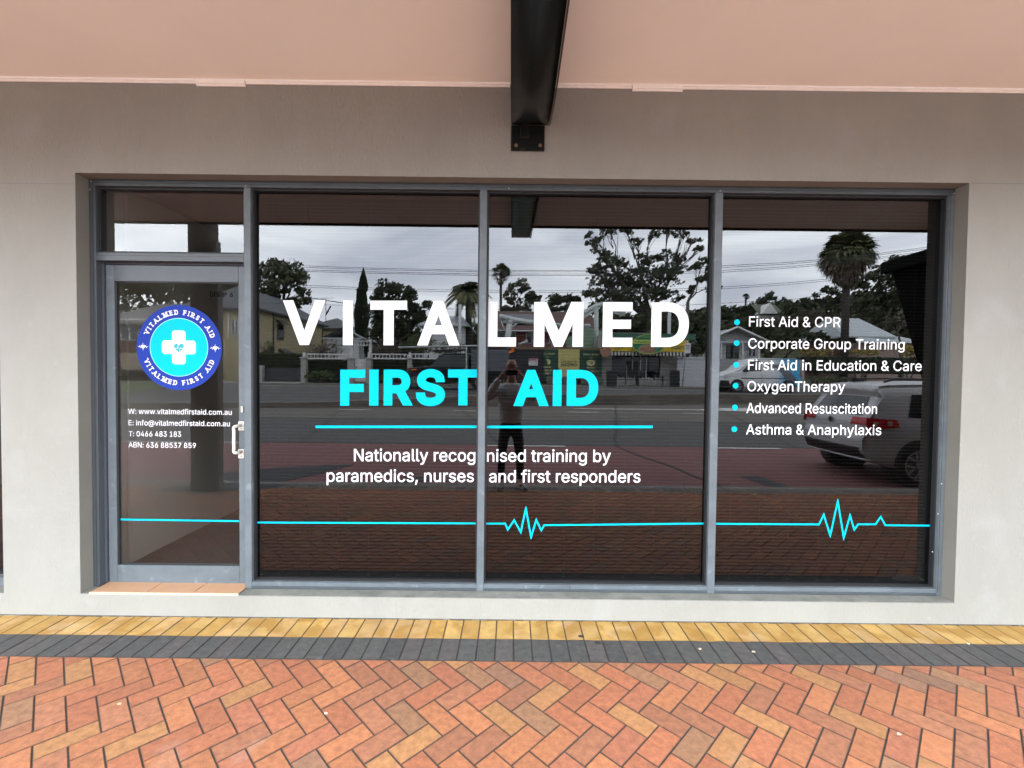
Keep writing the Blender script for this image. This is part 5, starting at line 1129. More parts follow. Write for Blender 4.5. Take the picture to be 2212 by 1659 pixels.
for s_ in (-1, 1):
    b = MB(); b.tube([(xm+s_*(x1-x0)/2*1.08, wy(37.3), ze-.12), (xm, wy(37.3), zr+.15)], .09, 4); b.build('barge_board', M_trimw, o)
pane_at(o, 1568, 1596, 745, 774, 38.6, frame=M_dark); pane_at(o, 1615, 1632, 747, 770, 38.6)
o = thing('light_roof_house', 'house with a broad pale metal roof behind the yellow shrubs', 'house', (33, wy(44), 2)); x0, x1 = RP(1826, 720, 42).x, RP(1915, 720, 42).x; ze = RP(1870, 727, 42).z; g1 = hill(32, 42)-.5; b = MB(); b.box(x0, x1, wy(42), wy(48), g1, ze); b.build('wall', M_brick, o); gable(o, 'roof', M_lroof, x0, x1, wy(42), wy(48), ze, RP(1870, 688, 45).z, 'x', .5, .8)
x0, x1 = RP(1850, 745, 40).x, RP(2000, 745, 40).x; ze = RP(1900, 741, 40).z; b = MB(); b.box(x0, x1, wy(40), wy(41.8), g1, ze); b.build('front_wall', mat('pinkish_wall', (.30, .22, .19), .8, .1, 3), o); b = MB(); b.poly([(x0-.3, wy(39.6), ze), (x1, wy(39.6), ze), (x1, wy(42.5), RP(1900, 726, 42).z), (x0+2, wy(42.5), RP(1900, 722, 42).z)]); b.build('veranda_roof', M_lroof, o)
o = thing('distant_house', 'distant hillside house with a white triangular gable', 'house', (50, wy(92), 9)); x0, x1 = RP(1642, 680, 92).x, RP(1688, 680, 92).x; ze = RP(1665, 679, 92).z; b = MB(); b.box(x0, x1, wy(92), wy(98), ze-5, ze); b.build('wall', M_hwhite, o); gable(o, 'roof', mat('mossy_roof', (.12, .13, .09), .8, .2, 2), x0, x1, wy(92), wy(98), ze, RP(1665, 658, 95).z, 'x', .4, 0)
xm = RP(1664, 670, 91).x; b = MB(); b.poly([(xm-1.6, wy(91), ze), (xm+1.6, wy(91), ze), (xm, wy(91), ze+2.1)]); b.poly([(xm-1.6, wy(91), ze), (xm, wy(91), ze+2.1), (xm, wy(94), ze+2.1), (xm-1.6, wy(94), ze)]); b.poly([(xm+1.6, wy(91), ze), (xm, wy(91), ze+2.1), (xm, wy(94), ze+2.1), (xm+1.6, wy(94), ze)]); b.build('front_gable', M_trimw, o)

# ------------------------------------------------------------------ hedges, shrubs and the white picket fence
def hedge(name, label, px0, px1, pt, pb, Z, th=.8, kind='hedge', leaf=.07, dens=1, cat='hedge', group=None, rough=.05):
    a, c = RP(px0, pb, Z), RP(px1, pt, Z); g_ = min(hill(a.x, Z), hill(c.x, Z)); z0 = max(a.z, g_) if pb else g_; o = thing(name, label, cat, ((a.x+c.x)/2, wy(Z), z0), group)
    b = MB(); b.box(a.x+.04, c.x-.04, wy(Z)-.05, wy(Z+th), z0, c.z-.06); b.build('hedge_core', mat('hedge_core', (.015, .02, .01), .9), o); fb = MB(); n = int(dens*((c.x-a.x)*(c.z-z0)+(c.x-a.x)*th)/(leaf*leaf)*.9)
    for k in range(n):
        x = rnd.uniform(a.x, c.x)
        if rnd.random() < (c.z-z0)/((c.z-z0)+th): p = Vector((x, wy(Z)+rnd.uniform(-.08, .04), rnd.uniform(z0, c.z)))
        else: p = Vector((x, rnd.uniform(wy(Z+th), wy(Z)), c.z+rnd.uniform(-.1, rough)))
        s = leaf*rnd.uniform(.6, 1.4); d = Vector((rnd.gauss(0, 1), rnd.gauss(0, 1)+.6, rnd.gauss(0, 1))).normalized(); b2 = d.orthogonal().normalized(); q = d.cross(b2)*s*.5; fb.poly([p-b2*s, p+q, p+b2*s, p-q], rnd.choice(LEAF[kind]))
    fb.build('foliage', M_leaf, o); return o
hedge('hedge', 'clipped green hedge left of the white gate', 663, 752, 778, 826, 30.3)
hedge('hedge', 'clipped green hedge right of the white gate', 804, 882, 778, 826, 30.3)
hedge('hedge', 'green hedge hidden behind the dark off road vehicle', 890, 1088, 779, 826, 30.3)
hedge('hedge', 'dark tall hedge above the driveway gate at the left', 556, 651, 764, 800, 31.0, kind='dark')
hedge('hedge', 'long low dark hedge above the parked silver car', 1746, 2040, 775, 806, 33.0, 1.6, leaf=.1)
hedge('hedge', 'clipped hedge at the foot of the beige wall', 200, 462, 803, 824, 29.8, .5)
gt = thing('driveway_gate', 'dark driveway gate left of the stone piers', 'gate', (RP(600, 820, 30.6).x, wy(30.6), .8)); b = MB(); x0, x1 = RP(573, 800, 30.6).x, RP(650, 800, 30.6).x; zt, zb_ = RP(610, 795, 30.6).z, hill(x0, 30.6)+.05; b.box(x0, x1, wy(30.6), wy(30.65), zb_, zt); b.build('gate_panel', mat('gate_dark', (.03, .032, .035), .5), gt); b = MB(); b.box(x0-.5, x0-.05, wy(30.3), wy(30.7), zb_-.1, zt+.15, bev=.02); b.build('gate_post', M_pier, gt)
fc = thing('picket_fence', 'white picket topped fence on stone piers along the garden', 'fence', (RP(760, 820, 29.9).x, wy(29.9), .8)); FZ = 29.9
def fencerun(px0, px1):
    x0, x1 = RP(px0, 770, FZ).x, RP(px1, 770, FZ).x; zt, zb_ = RP((px0+px1)/2, 764, FZ).z, RP((px0+px1)/2, 776, FZ).z; b = MB(); b.box(x0, x1, wy(FZ)-.02, wy(FZ)+.03, zt-.07, zt); b.box(x0, x1, wy(FZ)-.02, wy(FZ)+.03, zb_, zb_+.08); k = x0
    while k < x1: b.box(k, k+.05, wy(FZ)-.01, wy(FZ)+.02, zb_+.08, zt-.07); k += .23
    b.build('picket_panel', M_fencew, fc)
fencerun(663, 756); fencerun(803, 880); fencerun(889, 1000); fencerun(1000, 1088)
for px, w3, pt in ((657, 5.5, 774), (759, 7, 776), (797, 5.5, 776), (885, 4.5, 776), (1000, 4.5, 776)):
    q = RP(px, 800, FZ); z0 = hill(q.x, FZ)-.1; zt = RP(px, pt, FZ).z; hw = w3*FZ/997; b = MB(); b.box(q.x-hw, q.x+hw, wy(FZ)-.15, wy(FZ)+.15, z0, zt, bev=.01); b.box(q.x-hw-.05, q.x+hw+.05, wy(FZ)-.2, wy(FZ)+.2, zt+.001, zt+.09); b.build('stone_pier', M_pier, fc); b = MB(); b.box(q.x-.07, q.x+.07, wy(FZ)-.07, wy(FZ)+.07, zt+.091, RP(px, 761, FZ).z); b.build('post', M_fencew, fc)
ga = thing('garden_gate', 'white boarded garden gate under a slatted arch', 'gate', (RP(780, 824, FZ).x, wy(FZ), .8)); a, c = RP(767, 824, FZ), RP(792, 776, FZ); b = MB(); b.box(a.x, c.x, wy(FZ), wy(FZ)+.03, a.z, c.z)
k = a.x+.04
while k < c.x-.05: b.box(k, k+.07, wy(FZ)+.031, wy(FZ)+.05, a.z+.05, c.z-.03); k += .105
b.build('gate_board', M_fencew, ga); b = MB(); b.cyl((a.x+.12, wy(FZ)+.05, (a.z+c.z)/2+.2), .04, .04, 'y', 8); b.build('latch', M_dark, ga)
for px in (760, 798.5): q = RP(px, 780, FZ); b = MB(); b.box(q.x-.07, q.x+.07, wy(FZ)-.17, wy(FZ)-.05, hill(q.x, FZ), RP(px, 734, FZ).z); b.build('arch_post', M_fencew, ga)
x0, x1 = RP(752, 740, FZ).x, RP(800, 740, FZ).x; zt, zb_ = RP(780, 736, FZ).z, RP(780, 745, FZ).z; b = MB(); b.box(x0, x1, wy(FZ)-.19, wy(FZ)+.1, zt-.06, zt); b.box(x0, x1, wy(FZ)-.04, wy(FZ)+.02, zb_-.05, zb_); k = x0
while k < x1: b.box(k, k+.05, wy(FZ)-.03, wy(FZ)+.01, zb_, zt-.06); k += .2
b.build('arch_slats', M_fencew, ga)
def shrub(name, label, px, py, rx, ry, Z, kind, leaf=.1, dens=1, twigs=0, group='shrubs in the gardens across the road', cat='shrub'):
    c = RP(px, py, Z); k = Z/997; g_ = hill(c.x, Z); o = thing(name, label, cat, (c.x, c.y, g_), group); b = MB()
    for i in range(5+twigs): b_e = c+Vector((rnd.uniform(-1, 1)*rx*k, rnd.uniform(-1, 1)*rx*k*.6, rnd.uniform(-.2, 1)*ry*k)); limb(b, (c.x+rnd.uniform(-.3, .3), c.y, g_-.05), b_e, .045, .012, .12, 4)
    b.build('stem', M_bark, o); fb = MB(); foliage(fb, c, rx*k*1.2, min(rx, 25)*k, ry*k*1.2, int(dens*rx*ry*k*k/(leaf*leaf)*7)+30, leaf, max(7, int(rx/3)), cols=LEAF[kind]); fb.build('foliage', M_leaf, o)
shrub('frangipani_bush', 'bare twiggy bush above the fence left of the white gate', 700, 752, 42, 16, 31.5, 'brown', .09, .35, 40); shrub('frangipani_bush', 'bare twiggy bush above the fence right of the white gate', 832, 750, 34, 18, 31.5, 'brown', .09, .4, 34); shrub('garden_shrub', 'leafy shrub above the bonnet of the dark vehicle', 905, 742, 36, 20, 32, 'green', .1, .8, 6); shrub('garden_shrub', 'tangled shrub left of the date palm trunk', 965, 752, 34, 16, 32, 'olive', .1, .7, 20)
shrub('palm_shrub', 'spiky shrub in front of the cream house', 577, 752, 18, 14, 31.6, 'green', .12, .6, 10); shrub('garden_shrub', 'low green strap leaved border in front of the hedge', 690, 815, 40, 12, 29.3, 'green', .12, 1); shrub('garden_shrub', 'low border plants right of the white gate', 845, 818, 34, 8, 29.3, 'green', .12, .8)
shrub('yellow_shrub', 'yellow leaved shrub right of the white porch house', 1762, 757, 28, 14, 33.5, 'yellow', .12, 1); shrub('yellow_shrub', 'yellow leaved shrub below the pale metal roof', 1868, 762, 34, 10, 34.5, 'yellow', .12, 1); shrub('yellow_shrub', 'yellow leaved shrub at the far right above the silver car', 1955, 756, 26, 18, 34.5, 'yellow', .12, 1); shrub('garden_shrub', 'dark bush beside the porch of the white house', 1660, 760, 20, 14, 33, 'dark', .12, 1)
shrub('garden_shrub', 'grass tufts on the verge behind the silver car', 1800, 818, 60, 6, 29, 'green', .1, .6); shrub('garden_shrub', 'dark bush between brick house and cream house', 448, 760, 20, 26, 31.8, 'dark', .12, 1)
strip('driveway', mat('driveway_concrete', (.26, .25, .23), .85, .2, 2), RP(1742, 800, 30).x, RP(1805, 800, 30).x, 28, 32.6, lambda X, Z: hill(X, Z)+.02, parent=None)['kind'] = 'structure'
strip('driveway', mat('driveway_concrete', (.26, .25, .23), .85, .2, 2), -19.5, -12.8, 27.9, 30.3, lambda X, Z: hill(X, Z)+.03, parent=None)['kind'] = 'structure'
strip('lawn', mat('lawn_grass', (.07, .10, .03), .9, .4, 3, .4, 30), -60, -17.2, 18.9, 27.5, lambda X, Z: up(X, Z)+.02, parent=None)['kind'] = 'structure'

# ------------------------------------------------------------------ overhead wires
def wire(name, label, pts, Z, r=.014):
    b = MB(); P = [RP(x, y, Z) for x, y in pts]; Q = []
    for i in range(len(P)-1):
        for k in range(6): Q.append(P[i].lerp(P[i+1], k/6))
    Q.append(P[-1]); b.tube(Q, r, 4); tag(b.build(name, M_dark), label, 'wire', 'overhead wires along the far side of the road')
for i, (d, w4) in enumerate(((0, 'topmost'), (4, 'second'), (10, 'third'), (14, 'lowest'))):
    wire('power_line', ['topmost of the upper four street wires', 'second from the top of the upper street wires', 'third from the top of the upper street wires', 'lowest of the upper four street wires'][i], [(-400, 500+d), (250, 556+d), (560, 571+d*.9), (800, 579+d*.8), (1040, 584+d*.8), (1300, 584+d*.8), (1563, 574+d), (1700, 567+d*.9), (1830, 556+d*.8), (2010, 533+d*.9), (2500, 450+d)], 29.5)
for i, d in enumerate((0, 4)): wire('telephone_cable', ['upper of the two middle cables', 'lower of the two middle cables'][i], [(-300, 585+d), (560, 612+d), (800, 622+d), (1040, 628+d), (1350, 628+d), (1563, 620+d), (1700, 611+d), (1850, 597+d), (2400, 540+d)], 34)
wire('service_cable', 'single sloping cable right of the tall garden tree', [(640, 640), (690, 646), (760, 658), (800, 662)], 36, .03); wire('service_cable', 'low cable crossing behind the name lettering', [(560, 654), (760, 660), (1000, 668), (1300, 668), (1560, 655), (1720, 646), (1790, 634)], 38, .015)

# ------------------------------------------------------------------ near posts on our footpath
q = RP(444, 1066, 6.42); ti = thing('timber_pole', 'thick weathered timber power pole at the kerb outside the door', 'pole', (q.x, q.y, 0)); b = MB(); b.tube([(q.x, q.y, -.1), (q.x, q.y, 2.2), (q.x-.05, q.y, 9)], [.195, .185, .16], 16); b.build('pole', mat('weathered_pole_timber', (.085, .072, .06), .9, .5, 3, .8, 10, stretch=(6, 6, .4)), ti)
b = MB(); b.box(q.x+.17, q.x+.25, q.y+.02, q.y+.14, 0, 3.42, bev=.01); b.build('cable_guard', mat('grey_cable_guard', (.07, .062, .055), .6), ti); b = MB(); b.poly([(q.x-.75, q.y+.18, .002), (q.x+.2, q.y+.25, .002), (q.x+.95, q.y-.1, .002), (q.x+1.0, q.y-.32, .002), (q.x-.2, q.y-.32, .002)][::-1]); 
struct(b.build('asphalt_patch', M_patch)); 
o = thing('tapered_pier', 'black flared pier with a flat cap at the right of the last pane', 'pier', (5.95, wy(6.1), 0)); b = MB(); b.smooth = False
yc = wy(6.15); prf = [(.0, .30), (1.25, .34), (1.6, .38), (3.12, .72)]
rings = [[b.vert((6.02+sx*r, yc+sy*r*.45, z)) for sx, sy in ((-1, -1), (1, -1), (1, 1), (-1, 1))] for z, r in prf]
for p, r_ in zip(rings, rings[1:]):
    for i in range(4): j = (i+1) % 4; b.face((p[i], p[j], r_[j], r_[i]))
b.build('pier_shaft', mat('black_pier_paint', (.006, .0055, .006), .8, .3, 3, spec=.05), o); b = MB(); b.box(5.20, 6.84, yc-.42, yc+.42, 3.121, 3.29, bev=.02); b.build('cap', mat('black_pier_cap', (.005, .005, .005), .8, spec=.05), o); b = MB(); b.box(6.02-.37, 6.02+.37, yc-.17, yc+.17, .3, 1.26); b.build('red_panel', mat('dark_red_panel', (.06, .012, .012), .6), o)

# ------------------------------------------------------------------ vehicles
M_tyre = mat('tyre_rubber', (.012, .012, .012), .85); M_rim = mat('alloy_rim', (.35, .35, .36), .35, metal=.6); M_carglass = mat('car_glass', (.015, .02, .02), .04); M_trimb = mat('black_car_trim', (.012, .012, .013), .55)
def interp(T, x):
    for (a, fa), (b_, fb_) in zip(T, T[1:]):
        if x <= b_: t = max(0, (x-a)/(b_-a)) if b_ > a else 0; return fa+(fb_-fa)*t
    return T[-1][1]
def spline(T):
    def f(x): return interp(T, x)
    return f
class Car:
    def __init__(s, L_, W, roof, bot, rear, front, tum, ox, oy, oz, sgn=1):
        s.L, s.W, s.roof, s.bot, s.rear, s.front, s.tum, s.ox, s.oy, s.oz, s.sgn = L_, W, spline(roof), spline(bot), spline(rear), spline(front), spline(tum), ox, oy, oz, sgn
    def hw(s, x, z):
        e = min(x, s.L-x); k = 1-.16*max(0, 1-max(0, e)/.55)**2.2; return s.W/2*s.tum(z)*k
    def w(s, x, y, z): return (s.ox+s.sgn*x, s.oy+y, s.oz+z)
    def P(s, u, v, t):
        z = v*2.2
        zr = s.roof(0); x0 = s.rear(v); x1 = s.L-s.front(v); x = x0+(x1-x0)*u; zb, zt = s.bot(x), s.roof(x); z = zb+(zt-zb)*v; q = 2*t-1; x -= .10*(1-abs(q)**2)*(1-u)**6*(1 if u < .3 else 0)*-1*0
        y = q*s.hw(x, z); return x+(.06*q*q)*(1-u)**10-(.12*q*q)*u**10, y, z-.045*q*q*v**8
    def shell(s, name, m, par, nu=44, nv=16, nt=14):
        b = MB(); b.smooth = True; V = {}
        def vid(u, v, t):
            if (u, v, t) not in V: V[(u, v, t)] = b.vert(s.w(*s.P(u/nu, v/nv, t/nt)))
            return V[(u, v, t)]
        for u in range(nu):
            for v in range(nv):
                for t in (0, nt): b.face((vid(u, v, t), vid(u+1, v, t), vid(u+1, v+1, t), vid(u, v+1, t)))
            for t in range(nt):
                for v in (0, nv): b.face((vid(u, v, t), vid(u+1, v, t), vid(u+1, v, t+1), vid(u, v, t+1)))
        for v in range(nv):
            for t in range(nt):
                for u in (0, nu): b.face((vid(u, v, t), vid(u, v+1, t), vid(u, v+1, t+1), vid(u, v, t+1)))
        return b.build(name, m, par)
    def side(s, name, m, par, poly, off=.008, sides=(1, -1), n=5, th=None):
        """poly: 4 corners (x,z) laid on the body side"""
        outp = None
        for sd_ in sides:
            b = MB(); b.smooth = True; G = []
            for i in range(n+1):
                row = []
                for j in range(n+1):
                    a, c = i/n, j/n; x = (poly[0][0]*(1-a)+poly[1][0]*a)*(1-c)+(poly[3][0]*(1-a)+poly[2][0]*a)*c; z = (poly[0][1]*(1-a)+poly[1][1]*a)*(1-c)+(poly[3][1]*(1-a)+poly[2][1]*a)*c
                    row.append(b.vert(s.w(x, sd_*(s.hw(x, z)+off), z)))
                G.append(row)
            for i in range(n):
                for j in range(n): b.face((G[i][j], G[i+1][j], G[i+1][j+1], G[i][j+1]))
            outp = b.build(name, m, par)
        return outp
    def end(s, name, m, par, v0, v1, t0, t1, u=0, off=.01, n=6, f=None):
        b = MB(); b.smooth = True; G = [[b.vert(s.w(*[q+(o_ if k == 0 else 0) for k, (q, o_) in enumerate(zip(s.P(u, v0+(v1-v0)*i/n, (f(i/n)[0]+(f(i/n)[1]-f(i/n)[0])*j/n) if f else t0+(t1-t0)*j/n), (-off if u == 0 else off, 0, 0)))])) for j in range(n+1)] for i in range(n+1)]
        for i in range(n):
            for j in range(n): b.face((G[i][j], G[i+1][j], G[i+1][j+1], G[i][j+1]))
        return b.build(name, m, par)
    def wheels(s, par, xs_, r, wd=.22, rimk=.66, spokes=5):
        for x in xs_:
            for sd_ in (1, -1):
                y = sd_*(s.W/2-wd*.5+.005); o = MB(); c = s.w(x, y, r)
                a = MB(); a.cyl((c[0], s.oy+sd_*(s.W/2-.30), s.oz+r+.02), r*1.17, sd_*(.302+.0), 'y', 28); a.build('wheel_arch', M_trimb, par)
                yo = s.oy+sd_*(s.W/2+.012); yi = s.oy+sd_*(s.W/2-wd); o.tube([(c[0], yi, c[2]), (c[0], yi+sd_*.03, c[2]), (c[0], yo-sd_*.03, c[2]), (c[0], yo, c[2])], [r*.93, r, r, r*.9], 28); wh = o.build('wheel', M_tyre, par)
                b = MB(); b.cyl((c[0], yo+sd_*.001, c[2]), r*rimk, sd_*.004, 'y', 24)
                b.build('rim', M_trimb, wh); b = MB()
                for k in range(spokes):
                    an = 2*math.pi*k/spokes+.3; ux, uz = math.cos(an), math.sin(an)
                    for dx in (-1, 1):
                        px_, pz_ = -uz*dx*.035, ux*dx*.035; yy = yo+sd_*.012; P = [(c[0]+px_*.6, yy, c[2]+pz_*.6), (c[0]+px_*1.5+ux*r*rimk, yy, c[2]+pz_*1.5+uz*r*rimk), (c[0]+px_*2.6+ux*r*rimk, yy, c[2]+pz_*2.6+uz*r*rimk), (c[0]+px_*1.6, yy, c[2]+pz_*1.6)]; b.poly(P)
                b.cyl((c[0], yo+sd_*.006, c[2]), .07, sd_*.012, 'y', 12)
                for k in range(24):
                    a0_, a1_ = 2*math.pi*k/24, 2*math.pi*(k+1)/24; b.poly([(c[0]+math.cos(a)*q, yo+sd_*.01, c[2]+math.sin(a)*q) for a, q in ((a0_, r*rimk*.93), (a0_, r*rimk*1.03), (a1_, r*rimk*1.03), (a1_, r*rimk*.93))])
                b.build('spoke', M_rim, wh)
# silver SUV parked at the kerb, rear towards the left
M_silver = mat('silver_car_paint', (.44, .44, .445), .3, .04, 3, metal=.2)
sv = thing('silver_car', 'silver compact off road car parked at the kerb, seen from its left rear', 'car', (7.9, wy(8.3), -.1))
S_ = Car(4.43, 1.81, [(0, 1.60), (.25, 1.645), (.5, 1.675), (1.4, 1.70), (2.4, 1.68), (2.75, 1.60), (3.35, 1.10), (3.6, 1.05), (4.2, .95), (4.43, .72)], [(0, .42), (.3, .33), (.7, .24), (3.8, .22), (4.43, .30)],
         [(0, .12), (.10, .0), (.28, 0), (.36, .05), (.5, .07), (.56, .09), (.85, .34), (.92, .28), (1, .34)], [(0, .12), (.3, 0), (.7, .05), (1, .1)], [(0, .93), (.4, 1.0), (.85, 1.0), (1.0, .985), (1.45, .83), (1.7, .70)], 5.72, wy(8.32), -.10, 1)
S_.shell('car_body', M_silver, sv, 60, 22, 14)
S_.end('rear_window', M_carglass, sv, .60, .84, .10, .90, f=lambda a: (.10+.05*a, .90-.05*a)); S_.end('number_plate', mat('plate_black', (.015, .015, .015), .4), sv, .285, .345, .36, .64, off=.03); S_.end('bumper_trim', M_trimb, sv, .02, .15, .04, .96, off=.004); S_.end('plate_recess', mat('plate_surround', (.25, .25, .25), .4), sv, .27, .36, .34, .66, off=.02)
S_.side('quarter_window', M_carglass, sv, [(.72, 1.12), (1.36, 1.08), (1.30, 1.50), (.86, 1.48)]); S_.side('side_window', M_carglass, sv, [(1.42, 1.08), (2.22, 1.06), (2.18, 1.52), (1.38, 1.51)]); S_.side('side_window', M_carglass, sv, [(2.30, 1.06), (3.25, 1.05), (2.70, 1.52), (2.26, 1.52)])
S_.side('sill_cladding', M_trimb, sv, [(1.1, .24), (3.2, .24), (3.2, .38), (1.1, .38)]); S_.side('door_seam', M_trimb, sv, [(1.38, .40), (1.386, .40), (1.372, 1.52), (1.366, 1.52)]); S_.side('door_seam', M_trimb, sv, [(2.26, .40), (2.266, .40), (2.25, 1.52), (2.244, 1.52)])
M_tail = mat('tail_light_red', (.40, .01, .012), .12); M_taili = mat('tail_light_clear', (.55, .35, .28), .15)
tlm = S_.side('tail_light', M_tail, sv, [(.075, .90), (.55, .955), (.52, 1.075), (.10, 1.10)], .012); S_.end('tail_light', M_tail, sv, .475, .575, .80, .985, off=.014); S_.end('tail_light', M_tail, sv, .475, .575, .015, .20, off=.014)
for x, z in ((.20, 1.0), (.40, 1.02)):
    b = MB(); yy = S_.oy+S_.hw(x, z)+.016; c = S_.w(x, 0, z); b.cyl((c[0], yy, c[2]), .045, .006, 'y', 18); b.build('lamp_lens', M_taili, tlm)
for sd_ in (1, -1):
    b = MB(); b.tube([(5.72+.55, S_.oy+sd_*.56, 1.585), (5.72+.7, S_.oy+sd_*.57, 1.625), (5.72+2.0, S_.oy+sd_*.58, 1.645), (5.72+2.5, S_.oy+sd_*.57, 1.60)], .016, 8); b.build('roof_rail', M_trimb, sv)
b = MB(); b.poly([(5.72+.42, S_.oy, 1.57), (5.72+.62, S_.oy, 1.59), (5.72+.42, S_.oy, 1.66)]); b.poly([(5.72+.42, S_.oy+.015, 1.57), (5.72+.42, S_.oy+.015, 1.66), (5.72+.62, S_.oy+.015, 1.59)]); b.build('roof_antenna', M_trimb, sv)
S_.wheels(sv, (.88, 3.48), .34, rimk=.70)
b = MB(); c = S_.P(0, .50, .5); b.cyl((S_.w(*c)[0]-.012, S_.oy, S_.w(*c)[2]), .055, -.01, 'x', 22); em = b.build('rear_emblem', M_rim, sv); b = MB(); b.cyl((S_.w(*c)[0]-.023, S_.oy, S_.w(*c)[2]), .043, -.002, 'x', 22); b.build('emblem_face', M_trimb, em)
T = textgeo('DVP 688', .004, False, 2); bb = bounds(T); pc = S_.w(*S_.P(0, .315, .5)); b = MB()
for q in T: b.poly([(pc[0]-.042, S_.oy+.175-.35*(x-bb[0])/(bb[1]-bb[0]), pc[2]-.03+.06*(y-bb[2])/(bb[3]-bb[2])) for x, y in q])
b.build('plate_text', M_trimw, sv)
# white and blue van
M_vanp = mat('van_paint', (.62, .63, .64), .3, .04, 2)
m = M_vanp; t_ = m.node_tree; p_ = t_.nodes['Principled BSDF']; co = N(t_, 'ShaderNodeTexCoord'); sx_ = N(t_, 'ShaderNodeSeparateXYZ'); mr = N(t_, 'ShaderNodeMapRange'); nn = N(t_, 'ShaderNodeTexNoise'); nn.inputs['Scale'].default_value = 6; ad = N(t_, 'ShaderNodeMath', operation='MULTIPLY_ADD'); ad.inputs[1].default_value = .9
t_.links.new(co.outputs['Object'], sx_.inputs[0]); t_.links.new(nn.outputs['Fac'], ad.inputs[0]); t_.links.new(sx_.outputs['X'], ad.inputs[2]); t_.links.new(ad.outputs[0], mr.inputs['Value']); mr.inputs['From Min'].default_value = 1.05; mr.inputs['From Max'].default_value = 1.75
mm_ = N(t_, 'ShaderNodeMixRGB'); mm_.inputs[1].default_value = (.62, .63, .64, 1); mm_.inputs[2].default_value = (.03, .30, .55, 1); t_.links.new(mr.outputs[0], mm_.inputs[0]); t_.links.new(mm_.outputs[0], p_.inputs['Base Color'])
vx = RP(1735, 800, 24.3).x; vn = thing('panel_van', 'small white panel van with a blue tail parked by the grey wall', 'van', (vx-2.2, wy(25.1), up(14, 25.1)))
V_ = Car(4.40, 1.79, [(0, 1.76), (.1, 1.82), (2.2, 1.83), (2.7, 1.76), (3.35, 1.22), (3.5, 1.16), (4.1, 1.0), (4.4, .72)], [(0, .32), (4.4, .26)], [(0, .04), (.2, 0), (.6, .02), (1, .14)], [(0, .1), (.3, 0), (.7, .06), (1, .14)], [(0, .95), (.4, 1), (1.0, 1), (1.8, .84)], vx, wy(25.1), up(14, 25.1), -1)
V_.shell('van_body', M_vanp, vn); V_.side('cab_window', M_carglass, vn, [(2.25, 1.12), (3.25, 1.10), (2.75, 1.62), (2.28, 1.66)]); V_.side('side_stripe', mat('grey_graphic', (.10, .11, .13), .4), vn, [(.35, .62), (.9, .62), (1.45, 1.35), (.9, 1.35)]); V_.side('side_stripe', mat('grey_graphic', (.10, .11, .13), .4), vn, [(.85, 1.30), (1.9, 1.30), (1.95, 1.48), (.9, 1.48)], .012)
V_.side('rub_strip', M_trimb, vn, [(1.0, .72), (3.3, .72), (3.3, .76), (1.0, .76)]); V_.side('bumper_cladding', M_trimb, vn, [(3.85, .28), (4.38, .30), (4.36, .62), (3.95, .62)], .01); V_.side('headlight', mat('lamp_glass', (.5, .52, .55), .1), vn, [(3.9, .78), (4.28, .74), (4.2, .90), (3.85, .93)], .012); V_.side('tail_light', M_tail, vn, [(.03, .85), (.14, .85), (.14, 1.3), (.06, 1.3)], .01)
V_.side('door_seam', M_trimb, vn, [(2.2, .4), (2.212, .4), (2.232, 1.68), (2.22, 1.68)]); b = MB(); 
for x0_, x1_, h_ in ((2.1, 2.85, .88),): 
    T = textgeo('telstra'[:0] or 'services', .004, False, 1)
V_.wheels(vn, (.82, 3.50), .31); b = MB(); c = V_.w(3.1, 0, 1.15); b.box(c[0]-.08, c[0]+.08, V_.oy+.90, V_.oy+1.08, c[2]-.09, c[2]+.09, bev=.02); b.build('wing_mirror', M_trimb, vn)
# dark off road vehicle with canopy and roof rack
M_dkp = mat('dark_green_car_paint', (.014, .018, .020), .22); M_can = mat('grey_canopy_box', (.10, .11, .135), .5, .15, 3)
ox = RP(866, 800, 23.6).x; gz_ = up(-4, 24.4)
ov = thing('off_road_vehicle', 'dark off road vehicle with a grey canopy box and loaded roof rack', 'car', (ox+2.6, wy(24.5), gz_))
O_ = Car(3.55, 1.85, [(0, 1.86), (.1, 1.90), (1.35, 1.90), (1.55, 1.84), (2.05, 1.27), (2.2, 1.22), (3.3, 1.10), (3.55, .92)], [(0, .50), (3.55, .50)], [(0, 0), (1, .03)], [(0, .05), (.6, 0), (1, .12)], [(0, .95), (.6, 1), (1.15, 1), (1.9, .82)], ox+3.55, wy(24.5), gz_, -1)
O_.shell('vehicle_body', M_dkp, ov); O_.side('side_window', M_carglass, ov, [(.12, 1.20), (.85, 1.20), (.85, 1.72), (.16, 1.72)], .01); O_.side('side_window', M_carglass, ov, [(.92, 1.20), (1.85, 1.20), (1.45, 1.72), (.92, 1.72)], .01); O_.side('indicator', mat('amber_lens', (.8, .22, .02), .3), ov, [(2.75, .98), (3.0, .97), (3.0, 1.03), (2.75, 1.04)], .02); O_.side('door_handle', M_rim, ov, [(.2, 1.06), (.38, 1.06), (.38, 1.10), (.2, 1.10)], .02); O_.side('door_handle', M_rim, ov, [(1.0, 1.06), (1.18, 1.06), (1.18, 1.10), (1.0, 1.10)], .02)
b = MB(); b.box(ox+3.58, ox+5.5, wy(24.5)-.92, wy(24.5)+.92, gz_+.95, gz_+2.05, bev=.03); b.build('canopy_box', M_can, ov); b = MB(); b.box(ox+3.57, ox+5.7, wy(24.5)-.9, wy(24.5)+.9, gz_+.62, gz_+.94); b.build('tray', M_dkp, ov)
b = MB(); yy = wy(24.5)
for y_ in (-.6, .6): b.tube([(ox+1.5, yy+y_, gz_+1.98), (ox+5.4, yy+y_, gz_+2.2)], .03, 6)
